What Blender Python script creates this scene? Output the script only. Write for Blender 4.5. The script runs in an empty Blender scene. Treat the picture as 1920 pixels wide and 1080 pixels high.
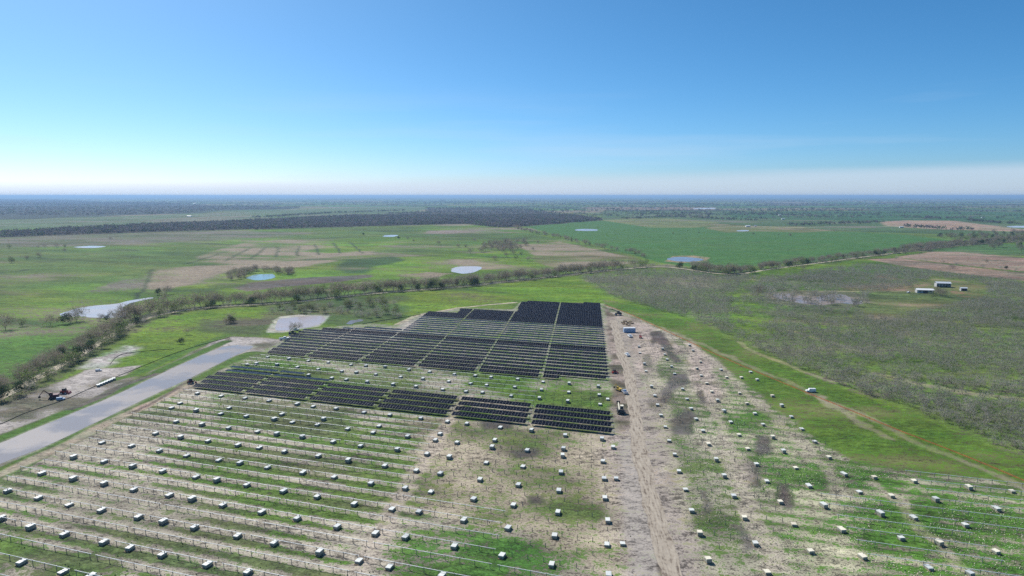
import bpy, math, random
import numpy as np
from mathutils import Vector, Matrix, Euler
R = math.radians
SC = bpy.context.scene
COL = SC.collection
random.seed(7); rng = np.random.default_rng(7)

# ------------------------------------------------------------------ camera, world, sun
CAM_H = 75.0; FPX = 1280.0; TILT = math.atan(173.0/FPX)
cd = bpy.data.cameras.new('camera'); cam = bpy.data.objects.new('camera', cd); COL.objects.link(cam)
cam.location = (0, 0, CAM_H); cam.rotation_euler = (math.pi/2-TILT, 0, 0)
cd.sensor_width = 36; cd.lens = 24.0; cd.clip_start = 1; cd.clip_end = 200000
SC.camera = cam
SUN_AZ, SUN_EL = R(-40), R(46)          # azimuth measured clockwise from +Y (away from camera)
world = bpy.data.worlds.new('World'); SC.world = world; world.use_nodes = True
wt = world.node_tree; wn = wt.nodes; wl = wt.links; wn.clear()
sky = wn.new('ShaderNodeTexSky'); sky.sky_type = 'NISHITA'; sky.sun_disc = False
sky.sun_elevation = SUN_EL; sky.sun_rotation = SUN_AZ
sky.altitude = 200; sky.air_density = 0.6; sky.dust_density = 0.9; sky.ozone_density = 4.2
bg = wn.new('ShaderNodeBackground'); bg.inputs['Strength'].default_value = 0.080
wo = wn.new('ShaderNodeOutputWorld')
# thin stratus veil low in the sky, thickest to the right
tc = wn.new('ShaderNodeTexCoord'); sx = wn.new('ShaderNodeSeparateXYZ'); wl.new(tc.outputs['Generated'], sx.inputs[0])
def wmath(op, a, b=None, c=None, clamp=False):
    m = wn.new('ShaderNodeMath'); m.operation = op; m.use_clamp = clamp
    for i, v in enumerate((a, b, c)):
        if v is None: continue
        if isinstance(v, (int, float)): m.inputs[i].default_value = v
        else: wl.new(v, m.inputs[i])
    return m.outputs[0]
mp = wn.new('ShaderNodeMapping'); mp.inputs['Scale'].default_value = (2.0, 2.0, 40.0); wl.new(tc.outputs['Generated'], mp.inputs[0])
nz = wn.new('ShaderNodeTexNoise'); nz.inputs['Scale'].default_value = 1.6; nz.inputs['Detail'].default_value = 5; wl.new(mp.outputs[0], nz.inputs['Vector'])
edge = wmath('MULTIPLY_ADD', sx.outputs[0], 0.022, 0.026)            # top of the veil rises to the right
edge = wmath('ADD', edge, wmath('MULTIPLY', wmath('SUBTRACT', nz.outputs[0], 0.5), 0.012))
ve = wn.new('ShaderNodeMapRange'); ve.interpolation_type = 'SMOOTHSTEP'
wl.new(wmath('SUBTRACT', edge, sx.outputs[2]), ve.inputs[0]); ve.inputs[1].default_value = -0.006; ve.inputs[2].default_value = 0.012
ve.inputs[3].default_value = 0; ve.inputs[4].default_value = 0.6
mp2 = wn.new('ShaderNodeMapping'); mp2.inputs['Scale'].default_value = (1.5, 3.0, 22.0); wl.new(tc.outputs['Generated'], mp2.inputs[0])
nz2 = wn.new('ShaderNodeTexNoise'); nz2.inputs['Scale'].default_value = 1.5; nz2.inputs['Detail'].default_value = 6; wl.new(mp2.outputs[0], nz2.inputs['Vector'])
wisp = wn.new('ShaderNodeMapRange'); wl.new(nz2.outputs[0], wisp.inputs[0]); wisp.inputs[1].default_value = 0.55; wisp.inputs[2].default_value = 0.8
wisp.inputs[3].default_value = 0; wisp.inputs[4].default_value = 0.38
lowz = wn.new('ShaderNodeMapRange'); wl.new(sx.outputs[2], lowz.inputs[0]); lowz.inputs[1].default_value = 0.16; lowz.inputs[2].default_value = 0.02
cover = wmath('MAXIMUM', ve.outputs[0], wmath('MULTIPLY', wisp.outputs[0], lowz.outputs[0]))
mx = wn.new('ShaderNodeMix'); mx.data_type = 'RGBA'; wl.new(cover, mx.inputs[0]); hsv = wn.new('ShaderNodeHueSaturation'); hsv.inputs['Saturation'].default_value = 1.14; wl.new(sky.outputs[0], hsv.inputs['Color']); 
sp_ = wn.new('ShaderNodeSeparateColor'); wl.new(hsv.outputs[0], sp_.inputs[0]); cc_ = wn.new('ShaderNodeCombineColor')
r_b = wmath('POWER', wmath('DIVIDE', sp_.outputs[0], sp_.outputs[2]), .33)
g_ = wmath('MULTIPLY', sp_.outputs[1], .985); b_ = wmath('MAXIMUM', wmath('MULTIPLY', sp_.outputs[2], 1.03), wmath('MULTIPLY', g_, 1.10))
r_ = wmath('MINIMUM', wmath('MULTIPLY', wmath('MULTIPLY', sp_.outputs[0], .93), r_b), wmath('MULTIPLY', g_, .93))
wl.new(r_, cc_.inputs[0]); wl.new(g_, cc_.inputs[1]); wl.new(b_, cc_.inputs[2]); wl.new(cc_.outputs[0], mx.inputs[6])
mx.inputs[7].default_value = (4.9, 5.7, 6.8, 1)
wl.new(mx.outputs[2], bg.inputs['Color']); wl.new(bg.outputs[0], wo.inputs['Surface'])

sd = bpy.data.lights.new('sun', 'SUN'); sd.energy = 3.4; sd.angle = R(0.53); sd.color = (1.0, 0.955, 0.89)
so = bpy.data.objects.new('sun', sd); COL.objects.link(so)
sdir = Vector((math.cos(SUN_EL)*math.sin(SUN_AZ), math.cos(SUN_EL)*math.cos(SUN_AZ), math.sin(SUN_EL)))
so.rotation_euler = sdir.to_track_quat('Z', 'Y').to_euler(); so.location = (0, 0, 500)
SC.view_settings.view_transform = 'Standard'; SC.view_settings.look = 'None'
SC.view_settings.exposure = 0.72; SC.view_settings.gamma = 1.0
SC.cycles.max_bounces = 6; SC.cycles.volume_bounces = 0; SC.cycles.transparent_max_bounces = 6
SC.cycles.use_denoising = False

# ------------------------------------------------------------------ geometry of the place
def at(px, py, z=0.0):
    """point of the plane z seen at pixel px,py of the 1920x1080 photograph"""
    x = (px-960)/FPX; y = (540-py)/FPX
    d = (x, math.cos(TILT)+y*math.sin(TILT), -math.sin(TILT)+y*math.cos(TILT))
    s = (CAM_H-z)/-d[2]
    return (d[0]*s, d[1]*s)
def pts(*p): return np.array([at(*q) for q in p])
ROWA = R(18.6); RX = np.array([math.cos(ROWA), -math.sin(ROWA)]); RN = np.array([math.sin(ROWA), math.cos(ROWA)])
def uvw(u, v): return u*RX[0]+v*RN[0], u*RX[1]+v*RN[1]
def to_uv(p): return p[0]*RX[0]+p[1]*RX[1], p[0]*RN[0]+p[1]*RN[1]
PITCH = 5.75; V0 = 98.6
def row_v(k): return V0+PITCH*k
def gap_u(i, v): return -35.5-28.5*i-0.219*(v-210.0)      # aisle lines between the tables

# ------------------------------------------------------------------ numpy noise
def _h(ix, iy, s):
    n = (ix.astype(np.int64)*374761393+iy.astype(np.int64)*668265263+s*982451653) & 0xffffffff
    n = ((n ^ (n >> 13))*1274126177) & 0xffffffff
    n = (n ^ (n >> 16)) & 0xffffffff
    return n/4294967295.0
def vnoise(x, y, s=0):
    ix = np.floor(x); iy = np.floor(y); fx = x-ix; fy = y-iy
    fx = fx*fx*(3-2*fx); fy = fy*fy*(3-2*fy)
    a = _h(ix, iy, s); b = _h(ix+1, iy, s); c = _h(ix, iy+1, s); d = _h(ix+1, iy+1, s)
    return (a*(1-fx)+b*fx)*(1-fy)+(c*(1-fx)+d*fx)*fy
def fbm(x, y, scale, oct=4, s=0, ax=1.0, rot=0.0):
    cr, sr = math.cos(rot), math.sin(rot)
    X = (x*cr+y*sr)/(scale*ax); Y = (-x*sr+y*cr)/scale
    t = 0; a = 0.5; tot = 0
    for o in range(oct):
        t = t+a*vnoise(X+17.3*o, Y-9.1*o, s+o); tot += a; a *= 0.5; X = X*2.03; Y = Y*2.03
    return t/tot
def sstep(a, b, x): t = np.clip((x-a)/(b-a), 0, 1); return t*t*(3-2*t)
def sdf(px, py, poly):
    """signed distance (positive inside) of points to a closed polygon"""
    d = np.full(px.shape, 1e18); inside = np.zeros(px.shape, bool)
    n = len(poly)
    for i in range(n):
        x0, y0 = poly[i]; x1, y1 = poly[(i+1) % n]
        ex, ey = x1-x0, y1-y0; L = ex*ex+ey*ey+1e-9
        t = np.clip(((px-x0)*ex+(py-y0)*ey)/L, 0, 1)
        d = np.minimum(d, (px-x0-t*ex)**2+(py-y0-t*ey)**2)
        c = ((y0 > py) != (y1 > py)) & (px < (x1-x0)*(py-y0)/((y1-y0) if y1 != y0 else 1e-9)+x0)
        inside ^= c
    d = np.sqrt(d); return np.where(inside, d, -d)
def ldist(px, py, line):
    d = np.full(px.shape, 1e18)
    for i in range(len(line)-1):
        x0, y0 = line[i]; x1, y1 = line[i+1]; ex, ey = x1-x0, y1-y0; L = ex*ex+ey*ey+1e-9
        t = np.clip(((px-x0)*ex+(py-y0)*ey)/L, 0, 1)
        d = np.minimum(d, (px-x0-t*ex)**2+(py-y0-t*ey)**2)
    return np.sqrt(d)
def inpoly(p, poly):
    x, y = p; r = False; n = len(poly)
    for i in range(n):
        x0, y0 = poly[i]; x1, y1 = poly[(i+1) % n]
        if (y0 > y) != (y1 > y) and x < (x1-x0)*(y-y0)/(y1-y0)+x0: r = not r
    return r
def smooth_poly(P, it=2, closed=True):
    P = np.array(P)
    for _ in range(it):
        if closed: Q = np.roll(P, -1, 0); P = np.stack([.75*P+.25*Q, .25*P+.75*Q], 1).reshape(-1, 2)
        else:
            A, B = P[:-1], P[1:]; M = np.stack([.75*A+.25*B, .25*A+.75*B], 1).reshape(-1, 2); P = np.vstack([P[:1], M, P[-1:]])
    return P

# ------------------------------------------------------------------ materials
MATS = {}
def mat(name, color=(.5, .5, .5), rough=.8, metal=0.0, spec=0.5, var=0.0, vscale=2.0, coat=0.0):
    if name in MATS: return MATS[name]
    m = bpy.data.materials.new(name); m.use_nodes = True; nt = m.node_tree; b = nt.nodes['Principled BSDF']
    b.inputs['Base Color'].default_value = (*color, 1); b.inputs['Roughness'].default_value = rough
    b.inputs['Metallic'].default_value = metal; b.inputs['Specular IOR Level'].default_value = spec
    b.inputs['Coat Weight'].default_value = coat
    if var > 0:
        n = nt.nodes.new('ShaderNodeTexNoise'); n.inputs['Scale'].default_value = vscale; n.inputs['Detail'].default_value = 3
        g = nt.nodes.new('ShaderNodeNewGeometry'); nt.links.new(g.outputs['Position'], n.inputs['Vector'])
        mr = nt.nodes.new('ShaderNodeMapRange'); nt.links.new(n.outputs[0], mr.inputs[0])
        mr.inputs[1].default_value = .3; mr.inputs[2].default_value = .7; mr.inputs[3].default_value = 1-var; mr.inputs[4].default_value = 1+var
        oi = nt.nodes.new('ShaderNodeObjectInfo')
        m2 = nt.nodes.new('ShaderNodeMath'); m2.operation = 'MULTIPLY_ADD'; nt.links.new(oi.outputs['Random'], m2.inputs[0]); m2.inputs[1].default_value = var*1.2; m2.inputs[2].default_value = 1-var*.6
        m3 = nt.nodes.new('ShaderNodeMath'); m3.operation = 'MULTIPLY'; nt.links.new(mr.outputs[0], m3.inputs[0]); nt.links.new(m2.outputs[0], m3.inputs[1])
        v = nt.nodes.new('ShaderNodeVectorMath'); v.operation = 'SCALE'; v.inputs[0].default_value = color; nt.links.new(m3.outputs[0], v.inputs['Scale'])
        nt.links.new(v.outputs[0], b.inputs['Base Color'])
    MATS[name] = m; return m
STEEL = mat('galvanised_steel', (.74, .75, .74), .5, .1, var=.12)
POST = mat('post_steel', (.33, .32, .30), .6, .5, var=.2)
GLASS = mat('solar_cell', (.004, .005, .012), .028, 0, .05, var=.35, vscale=.6)
FRAME = mat('module_frame', (.15, .155, .17), .6, .0)
BACK = mat('module_back', (.05, .055, .07), .5)
CARTON_SHADED = mat('carton', (.30, .295, .24), .7, var=.16, vscale=1.5)  # crate sides, base colour darkened to carry their backlit shade
CREAMT = mat('cream_cardboard', (.72, .67, .53), .7, var=.12)
WRAP = mat('plastic_wrap', (.64, .65, .60), .5, var=.08)
WOOD = mat('pallet_wood', (.34, .25, .15), .8, var=.2)
BARK = mat('bark', (.15, .13, .11), .9, var=.2, vscale=.8)
TWIG = mat('bare_twigs', (.27, .23, .18), .9, var=.25, vscale=.25)
TWIGG = mat('grey_twigs', (.34, .32, .275), .9, var=.25, vscale=.2)
LEAF = mat('young_leaves', (.15, .21, .06), .7, var=.35, vscale=.3)
LEAFD = mat('dark_leaves', (.03, .055, .02), .7, var=.35, vscale=.3)
FOREST = mat('far_bare_wood', (.16, .145, .14), .95, var=.35, vscale=.02)
FORESTG = mat('far_green_wood', (.11, .145, .08), .95, var=.35, vscale=.015)
WHITE = mat('white_paint', (.78, .78, .76), .4, coat=.3)
BLACKP = mat('black_rubber', (.02, .02, .02), .7)
WIN = mat('window_glass', (.02, .03, .04), .06)
REDP = mat('red_paint', (.30, .035, .03), .5, var=.15)
YELP = mat('yellow_paint', (.55, .36, .04), .5, var=.15)
BLUEP = mat('pale_blue_paint', (.30, .42, .58), .45, var=.05)
DARKP = mat('dark_steel', (.035, .032, .03), .6, var=.2)
CREAM = mat('cream_paint', (.72, .67, .52), .45)
ROOFM = mat('corrugated_roof', (.70, .72, .73), .35, .3, var=.12)
WALLM = mat('weathered_metal_wall', (.45, .45, .44), .6, var=.15)
ORANGE = mat('orange_mesh', (.50, .16, .05), .8, var=.2, vscale=.3)
SILT = mat('black_fabric', (.05, .06, .05), .9)
def open_mesh(m, keep):
    nt = m.node_tree; b = nt.nodes['Principled BSDF']; g = nt.nodes.new('ShaderNodeNewGeometry'); c = nt.nodes.new('ShaderNodeTexVoronoi'); c.inputs['Scale'].default_value = 9
    nt.links.new(g.outputs['Position'], c.inputs['Vector']); q = nt.nodes.new('ShaderNodeMath'); q.operation = 'GREATER_THAN'; nt.links.new(c.outputs['Distance'], q.inputs[0]); q.inputs[1].default_value = 1-keep
    nt.links.new(q.outputs[0], b.inputs['Alpha'])
open_mesh(ORANGE, .5)

def thin(m, t=.5):
    nt = m.node_tree; b = nt.nodes['Principled BSDF']; out = nt.nodes['Material Output']; tr = nt.nodes.new('ShaderNodeBsdfTranslucent'); mxs = nt.nodes.new('ShaderNodeMixShader'); mxs.inputs[0].default_value = t
    if b.inputs['Base Color'].is_linked: nt.links.new(b.inputs['Base Color'].links[0].from_socket, tr.inputs['Color'])
    else: tr.inputs['Color'].default_value = b.inputs['Base Color'].default_value
    b.inputs['Specular IOR Level'].default_value = .1
    nt.links.new(b.outputs[0], mxs.inputs[1]); nt.links.new(tr.outputs[0], mxs.inputs[2]); nt.links.new(mxs.outputs[0], out.inputs['Surface'])
for m_ in (TWIG, TWIGG, LEAF, LEAFD, FOREST, FORESTG): thin(m_)

# ------------------------------------------------------------------ mesh helpers
class MB:
    def __init__(s): s.v = []; s.f = []; s.m = []
    def add(s, v, f, m=0):
        o = len(s.v); s.v += [tuple(p) for p in v]; s.f += [tuple(i+o for i in q) for q in f]; s.m += [m]*len(f)
    def box(s, x0, x1, y0, y1, z0, z1, m=0, M=None, top=None):
        v = [(x0, y0, z0), (x1, y0, z0), (x1, y1, z0), (x0, y1, z0), (x0, y0, z1), (x1, y0, z1), (x1, y1, z1), (x0, y1, z1)]
        if top:   # taper the top: (dx0,dx1,dy)
            a, b, c = top
            v[4:] = [(x0+a, y0+c, z1), (x1-b, y0+c, z1), (x1-b, y1-c, z1), (x0+a, y1-c, z1)]
        if M is not None: v = [tuple(M @ Vector(p)) for p in v]
        s.add(v, [(3, 2, 1, 0), (4, 5, 6, 7), (0, 1, 5, 4), (1, 2, 6, 5), (2, 3, 7, 6), (3, 0, 4, 7)], m)
    def tube(s, a, b, ra, rb, n=6, m=0, cap=True):
        a = Vector(a); b = Vector(b); d = (b-a).normalized()
        e = d.orthogonal().normalized(); f = d.cross(e)
        v = []
        for c, r in ((a, ra), (b, rb)):
            for i in range(n):
                t = 2*math.pi*i/n; v.append(c+e*math.cos(t)*r+f*math.sin(t)*r)
        fs = [(i, (i+1) % n, n+(i+1) % n, n+i) for i in range(n)]
        if cap: fs += [tuple(range(n-1, -1, -1)), tuple(range(n, 2*n))]
        s.add(v, fs, m)
    def mesh(s, name, mats):
        me = bpy.data.meshes.new(name); me.from_pydata(s.v, [], s.f)
        for m in (mats if isinstance(mats, (list, tuple)) else [mats]): me.materials.append(m)
        if len(me.materials) > 1: me.polygons.foreach_set('material_index', s.m)
        me.update(); return me
def link(name, data, parent=None, loc=None, rot=None, scale=None):
    o = bpy.data.objects.new(name, data); COL.objects.link(o)
    if parent: o.parent = parent
    if loc is not None: o.location = loc
    if rot is not None: o.rotation_euler = rot
    if scale is not None: o.scale = scale
    return o
def tag(o, label=None, cat=None, group=None, kind=None):
    if label: o['label'] = label
    if cat: o['category'] = cat
    if group: o['group'] = group
    if kind: o['kind'] = kind
    return o
def fast_mesh(name, V, F, mats, nside, midx=None):
    """V (n,3), F (m,nside) numpy"""
    me = bpy.data.meshes.new(name); me.vertices.add(len(V)); me.vertices.foreach_set('co', V.astype(np.float32).ravel())
    me.loops.add(F.size); me.loops.foreach_set('vertex_index', F.astype(np.int32).ravel())
    me.polygons.add(len(F)); me.polygons.foreach_set('loop_start', (np.arange(len(F))*nside).astype(np.int32))
    for m in (mats if isinstance(mats, (list, tuple)) else [mats]): me.materials.append(m)
    if midx is not None: me.polygons.foreach_set('material_index', midx.astype(np.int32))
    me.update(calc_edges=True); return me
def ordinal(n):
    return '%d%s' % (n, 'th' if 10 <= n % 100 <= 20 else {1: 'st', 2: 'nd', 3: 'rd'}.get(n % 10, 'th'))

# ------------------------------------------------------------------ outlines read off the photograph, laid on the ground
ROAD = smooth_poly(pts((-260, 858), (-90, 787), (0, 748), (60, 714), (150, 666), (215, 625), (262, 599), (330, 583), (400, 575), (480, 571), (560, 566), (650, 555), (760, 545), (860, 538), (960, 527),
            (1080, 514), (1180, 503), (1240, 499), (1290, 505), (1340, 513), (1385, 515), (1440, 505), (1520, 495), (1600, 484), (1680, 474), (1740, 467), (1800, 459), (1990, 448)), 2, False)
ACCESS = smooth_poly(pts((1150, 600), (1156, 625), (1162, 650), (1170, 675), (1180, 702), (1185, 740), (1192, 790), (1201, 850), (1214, 910), (1230, 970), (1245, 1020), (1261, 1080), (1330, 1400)), 2, False)
SITE = pts((-200, 960), (0, 885), (120, 822), (250, 765), (372, 714), (440, 676), (497, 650), (570, 618), (690, 606), (745, 610), (770, 596), (862, 577), (962, 580), (976, 566), (1132, 569),
           (1180, 590), (1240, 618), (1300, 645), (1340, 672), (1400, 720), (1450, 765), (1520, 815), (1600, 868), (1720, 890), (1860, 900), (1990, 935), (2200, 1500), (-900, 1500))
CANAL = [(-130, 906), (-60, 850), (0, 832), (60, 806), (130, 778), (200, 749), (270, 716), (330, 688), (410, 652), (440, 647), (468, 647), (478, 651), (440, 667), (410, 682), (330, 722), (300, 735), (240, 764), (180, 792), (120, 821), (60, 848), (0, 870), (-70, 898), (-110, 925)]
PONDS = [  # name, outline, label, base colour
 ('canal', CANAL, 'long narrow basin of grey muddy water left of the solar rows', (.245, .22, .21)),
 ('pond', [(515, 619), (522, 600), (530, 596), (560, 594), (600, 592), (612, 593), (606, 604), (590, 612), (560, 616), (530, 620)], 'lavender grey pond with pale rim at the top left corner of the panels', (.37, .33, .33)),
 ('pond', [(113, 590), (124, 583), (150, 577), (180, 573), (215, 570), (230, 568), (240, 564), (262, 561), (284, 557), (292, 558), (262, 565), (240, 570), (230, 578), (240, 594), (205, 596), (170, 596), (150, 592), (120, 595)], 'pale pond with a thin tail behind the road trees at far left', (.40, .38, .38)),
 ('pond', [(462, 521), (475, 515), (495, 514), (515, 514), (519, 518), (510, 523), (485, 526), (468, 524)], 'small teal pond half ringed by bare trees', (.20, .32, .37)),
 ('pond', [(845, 507), (852, 501), (870, 499), (890, 499), (905, 501), (898, 508), (880, 513), (862, 513), (848, 510)], 'pale oval pond behind the tree line in the middle', (.44, .41, .41)),
 ('pond', [(1246, 486), (1262, 482), (1290, 482), (1312, 484), (1322, 487), (1300, 491), (1270, 490)], 'blue grey pond at the near edge of the dark green field', (.17, .19, .25)),
 ('pond', [(1441, 552), (1470, 549), (1500, 554), (1520, 560), (1545, 552), (1580, 551), (1600, 560), (1625, 566), (1608, 572), (1570, 568), (1540, 572), (1500, 570), (1460, 560)], 'brown grey pond ringed by bare shrubs near the white barn', (.25, .20, .17)),
 ('pond', [(1076, 430), (1100, 429), (1122, 430), (1120, 433), (1080, 433)], 'pale sliver of pond in the dark green field', (.30, .31, .35)),
 ('pond', [(136, 463), (160, 461), (190, 461), (200, 462), (180, 465), (150, 465)], 'small bright pond in the far left pasture', (.36, .36, .39)),
 ('pond', [(716, 442), (735, 440), (749, 441), (740, 444), (720, 444)], 'thin pond under the middle of the dark woods', (.35, .37, .42)),
 ('pond', [(1377, 433), (1395, 431), (1408, 432), (1395, 434)], 'thin pond by the far farmstead', (.38, .40, .45)),
 ('pond', [(1296, 391), (1320, 389.6), (1345, 390), (1340, 392), (1305, 392)], 'long bright lake near the horizon right of centre', (.5, .52, .56)),
 ('pond', [(1884, 425), (1905, 423), (1960, 424), (1960, 427), (1900, 427)], 'pale pond at the far right edge', (.4, .42, .46)),
 ('pond', [(648, 606), (655, 601), (664, 601), (672, 597.5), (682, 599), (678, 603), (668, 604), (660, 608), (652, 608)], 'dark puddled wetland between the pond and the panels', (.15, .145, .15)),
]
MUD = pts((-150, 830), (0, 762), (50, 740), (110, 715), (160, 695), (215, 690), (268, 684), (240, 700), (255, 712), (330, 676), (400, 640), (428, 632), (480, 633), (520, 636), (548, 628), (500, 652), (440, 680), (372, 718), (250, 768), (120, 826), (0, 890), (-200, 965))
SCRUB = pts((1085, 522), (1150, 512), (1240, 508), (1300, 512), (1345, 521), (1430, 519), (1500, 512), (1570, 503), (1620, 497), (1700, 505), (1800, 516), (1920, 531), (2150, 560), (2300, 1000), (1990, 895), (1880, 845), (1780, 800), (1690, 765), (1600, 735), (1520, 705), (1440, 668), (1380, 640), (1330, 615), (1290, 597), (1240, 585), (1190, 570), (1150, 560), (1125, 545))
FARM = pts((1640, 548), (1700, 540), (1750, 520), (1850, 535), (1850, 560), (1780, 575), (1700, 590), (1640, 600), (1600, 580))
PONDB = pts((1435, 548), (1500, 545), (1600, 545), (1640, 568), (1560, 582), (1450, 570))
FOR1 = pts((-300, 455), (0, 446), (120, 441), (320, 434), (480, 430), (700, 424), (870, 420), (950, 427), (1130, 413), (1060, 402), (980, 391), (800, 390), (800, 397), (660, 405), (450, 416), (300, 422), (130, 430), (0, 438), (-300, 445))
FOR2 = pts((-400, 414), (0, 412), (60, 411), (150, 406), (330, 401), (420, 394), (560, 392), (560, 388), (420, 386), (330, 381), (170, 378), (100, 374), (-400, 373.5))
WHEAT = pts((985, 425), (1010, 420), (1130, 414), (1210, 425), (1340, 426), (1420, 429), (1540, 433), (1700, 440), (1815, 455), (1790, 460), (1700, 468), (1560, 488), (1400, 500), (1340, 507), (1290, 499), (1240, 493), (1215, 486), (1070, 447))
HEDGE = pts((965, 428), (1000, 437), (1050, 446), (1100, 460), (1140, 467), (1180, 474), (1212, 484))

# ------------------------------------------------------------------ ground sheet
def axis(dense0, dense1, step, lim0, lim1, g):
    a = list(np.arange(dense0, dense1, step)); s = step; x = a[-1]
    while x < lim1: s = s*g; x += s; a.append(x)
    s = step; x = a[0]; lo = []
    while x > lim0: s = s*g; x -= s; lo.append(x)
    return np.array(lo[::-1]+a)
gx = axis(-175, 180, 0.85, -44000, 44000, 1.0135)
gy = np.concatenate([np.array([-44000, -20000, -8000, -3000, -1000, -400, -150, -50, 0, 30, 55, 70, 80, 90]), axis(100, 500, 0.85, 99, 44000, 1.0105)[1:]])
NX, NY = len(gx), len(gy)
X, Y = np.meshgrid(gx, gy); X = X.ravel(); Y = Y.ravel(); N = X.size
DIST = np.hypot(X, Y)
G_BR = (.098, .160, .017); G_MID = (.080, .124, .026); G_DK = (.040, .075, .022); WH = (.058, .130, .034); OLIVE = (.125, .135, .050)
TAN = (.235, .190, .135); PINK = (.335, .275, .240); DMUD = (.105, .092, .088); PLOUGH = (.255, .178, .148); STRAW = (.40, .375, .27)
GREYB = (.150, .135, .105); SCG = (.092, .140, .036)
A = np.empty((N, 3)); B = np.empty((N, 3)); FR = np.empty(N); SPK = np.full(N, .5)
n1 = fbm(X, Y, 90, 4, 3, 2.0, R(-15)); n2 = fbm(X, Y, 26, 4, 11, 1.6, R(-10)); n3 = fbm(X, Y, 260, 4, 23, 2.2, R(-12))
def mixc(c1, c2, t): return np.array(c1)*(1-t[:, None])+np.array(c2)*t[:, None]
A[:] = mixc(G_MID, G_BR, sstep(.38, .62, n1*.5+n3*.5)); A[:] = A*(0.8+0.4*n2[:, None])
B[:] = mixc(GREYB, TAN, n2)
FR[:] = np.clip(.05+1.5*(n3-.42)+.7*(n1-.5), 0.0, .8)
# far country: a patchwork of fields
th = R(9); cx = (X*math.cos(th)+Y*math.sin(th)); cy = (-X*math.sin(th)+Y*math.cos(th))
cx = cx+220*(fbm(X, Y, 1500, 2, 40)-.5); cy = cy+220*(fbm(X, Y, 1500, 2, 41)-.5)
rowi = np.floor(cy/430+ .0); cols = np.floor((cx+rowi*397)/640)
h1 = _h(cols, rowi, 5); h2 = _h(cols, rowi, 6)
pal = np.array([G_MID, (.06, .13, .04), OLIVE, (.07, .12, .05), GREYB, (.11, .14, .065), (.19, .16, .12), (.065, .14, .035), (.08, .13, .05), (.05, .07, .045)])
fc = pal[np.minimum((h1*len(pal)).astype(int), len(pal)-1)]*(0.85+.3*h2[:, None])
far = sstep(2300, 3000, DIST+300*(n3-.5))[:, None]
A = A*(1-far)+fc*far; B = B*(1-far)+(fc*.8+np.array(GREYB)*.2)*far
FR = FR*(1-far[:, 0])+.15*far[:, 0]
ex = np.abs((cx+rowi*397)/640-cols-.5); ey = np.abs(cy/430-rowi-.5)
hedge = ((ex > .485) | (ey > .475)) & (DIST > 2500) & (_h(cols, rowi, 9) > .4)
A[hedge] = np.array((.04, .055, .035))
def paint(poly, a=None, b=None, fr=None, warp=3.0, feather=2.0, ws=25.0, spk=None, vary=.15, frn=.5, seed=0, k=1.0):
    poly = np.array(poly); m = warp+feather+5
    sel = np.where((X > poly[:, 0].min()-m) & (X < poly[:, 0].max()+m) & (Y > poly[:, 1].min()-m) & (Y < poly[:, 1].max()+m))[0]
    if len(sel) == 0: return
    x, y = X[sel], Y[sel]
    wx = (fbm(x, y, ws, 3, 61+seed)-.5)*2*warp; wy = (fbm(x, y, ws, 3, 77+seed)-.5)*2*warp
    w = sstep(-feather, feather, sdf(x+wx, y+wy, poly))*k
    nn = fbm(x, y, ws*1.2, 4, 91+seed, 1.5, R(-12))
    if a is not None: A[sel] = A[sel]*(1-w[:, None])+(np.array(a)*(1-vary+2*vary*nn[:, None]))*w[:, None]
    if b is not None: B[sel] = B[sel]*(1-w[:, None])+(np.array(b)*(1-vary+2*vary*nn[:, None]))*w[:, None]
    if fr is not None: FR[sel] = FR[sel]*(1-w)+np.clip(fr+(nn-.5)*2*frn, 0, 1)*w
    if spk is not None: SPK[sel] = SPK[sel]*(1-w)+spk*w
def pline(line, width, a=None, b=None, fr=None, warp=1.5, ws=15, k=1.0, seed=0, spk=None):
    line = np.array(line); m = width+warp+6
    sel = np.where((X > line[:, 0].min()-m) & (X < line[:, 0].max()+m) & (Y > line[:, 1].min()-m) & (Y < line[:, 1].max()+m))[0]
    if len(sel) == 0: return
    x, y = X[sel], Y[sel]
    d = ldist(x+(fbm(x, y, ws, 3, 33+seed)-.5)*2*warp, y+(fbm(x, y, ws, 3, 34+seed)-.5)*2*warp, line)
    w = (1-sstep(width*.35, width*.75, d))*k
    if a is not None: A[sel] = A[sel]*(1-w[:, None])+np.array(a)*w[:, None]
    if b is not None: B[sel] = B[sel]*(1-w[:, None])+np.array(b)*w[:, None]
    if fr is not None: FR[sel] = FR[sel]*(1-w)+fr*w
    if spk is not None: SPK[sel] = SPK[sel]*(1-w)+spk*w
paint(pts((1130, 396), (1960, 396), (1960, 436), (1820, 440), (1560, 433), (1340, 424), (1130, 412)), a=(.070, .112, .045), b=GREYB, fr=.2, warp=15, ws=100, feather=15, vary=.15)
#  mid distance left pasture
paint(pts((-200, 470), (0, 466), (300, 470), (560, 452), (900, 430), (970, 440), (780, 480), (600, 500), (300, 505), (0, 560), (-200, 600)), a=G_MID, fr=.18, warp=25, ws=90, feather=30, frn=.5)
paint(pts((0, 440), (400, 432), (600, 436), (400, 452), (100, 462), (0, 464)), a=(.10, .11, .055), b=GREYB, fr=.5, warp=25, ws=80, feather=30)
paint(pts((345, 492), (385, 474), (470, 452), (640, 447), (720, 462), (690, 478), (560, 486), (400, 500)), b=TAN, fr=.62, warp=8, ws=50, feather=8, frn=.45)
paint(pts((560, 455), (680, 445), (800, 445), (700, 470), (600, 475)), a=G_BR, fr=.2, warp=20, ws=60, feather=20)
paint(pts((285, 505), (400, 495), (520, 490), (640, 487), (560, 500), (440, 505), (330, 545), (270, 560), (255, 545)), b=TAN, fr=.6, warp=8, ws=40, feather=8, frn=.5)
paint(pts((150, 545), (230, 520), (285, 520), (250, 560), (160, 570), (100, 572)), b=GREYB, fr=.6, warp=10, ws=40, feather=10)
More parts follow.
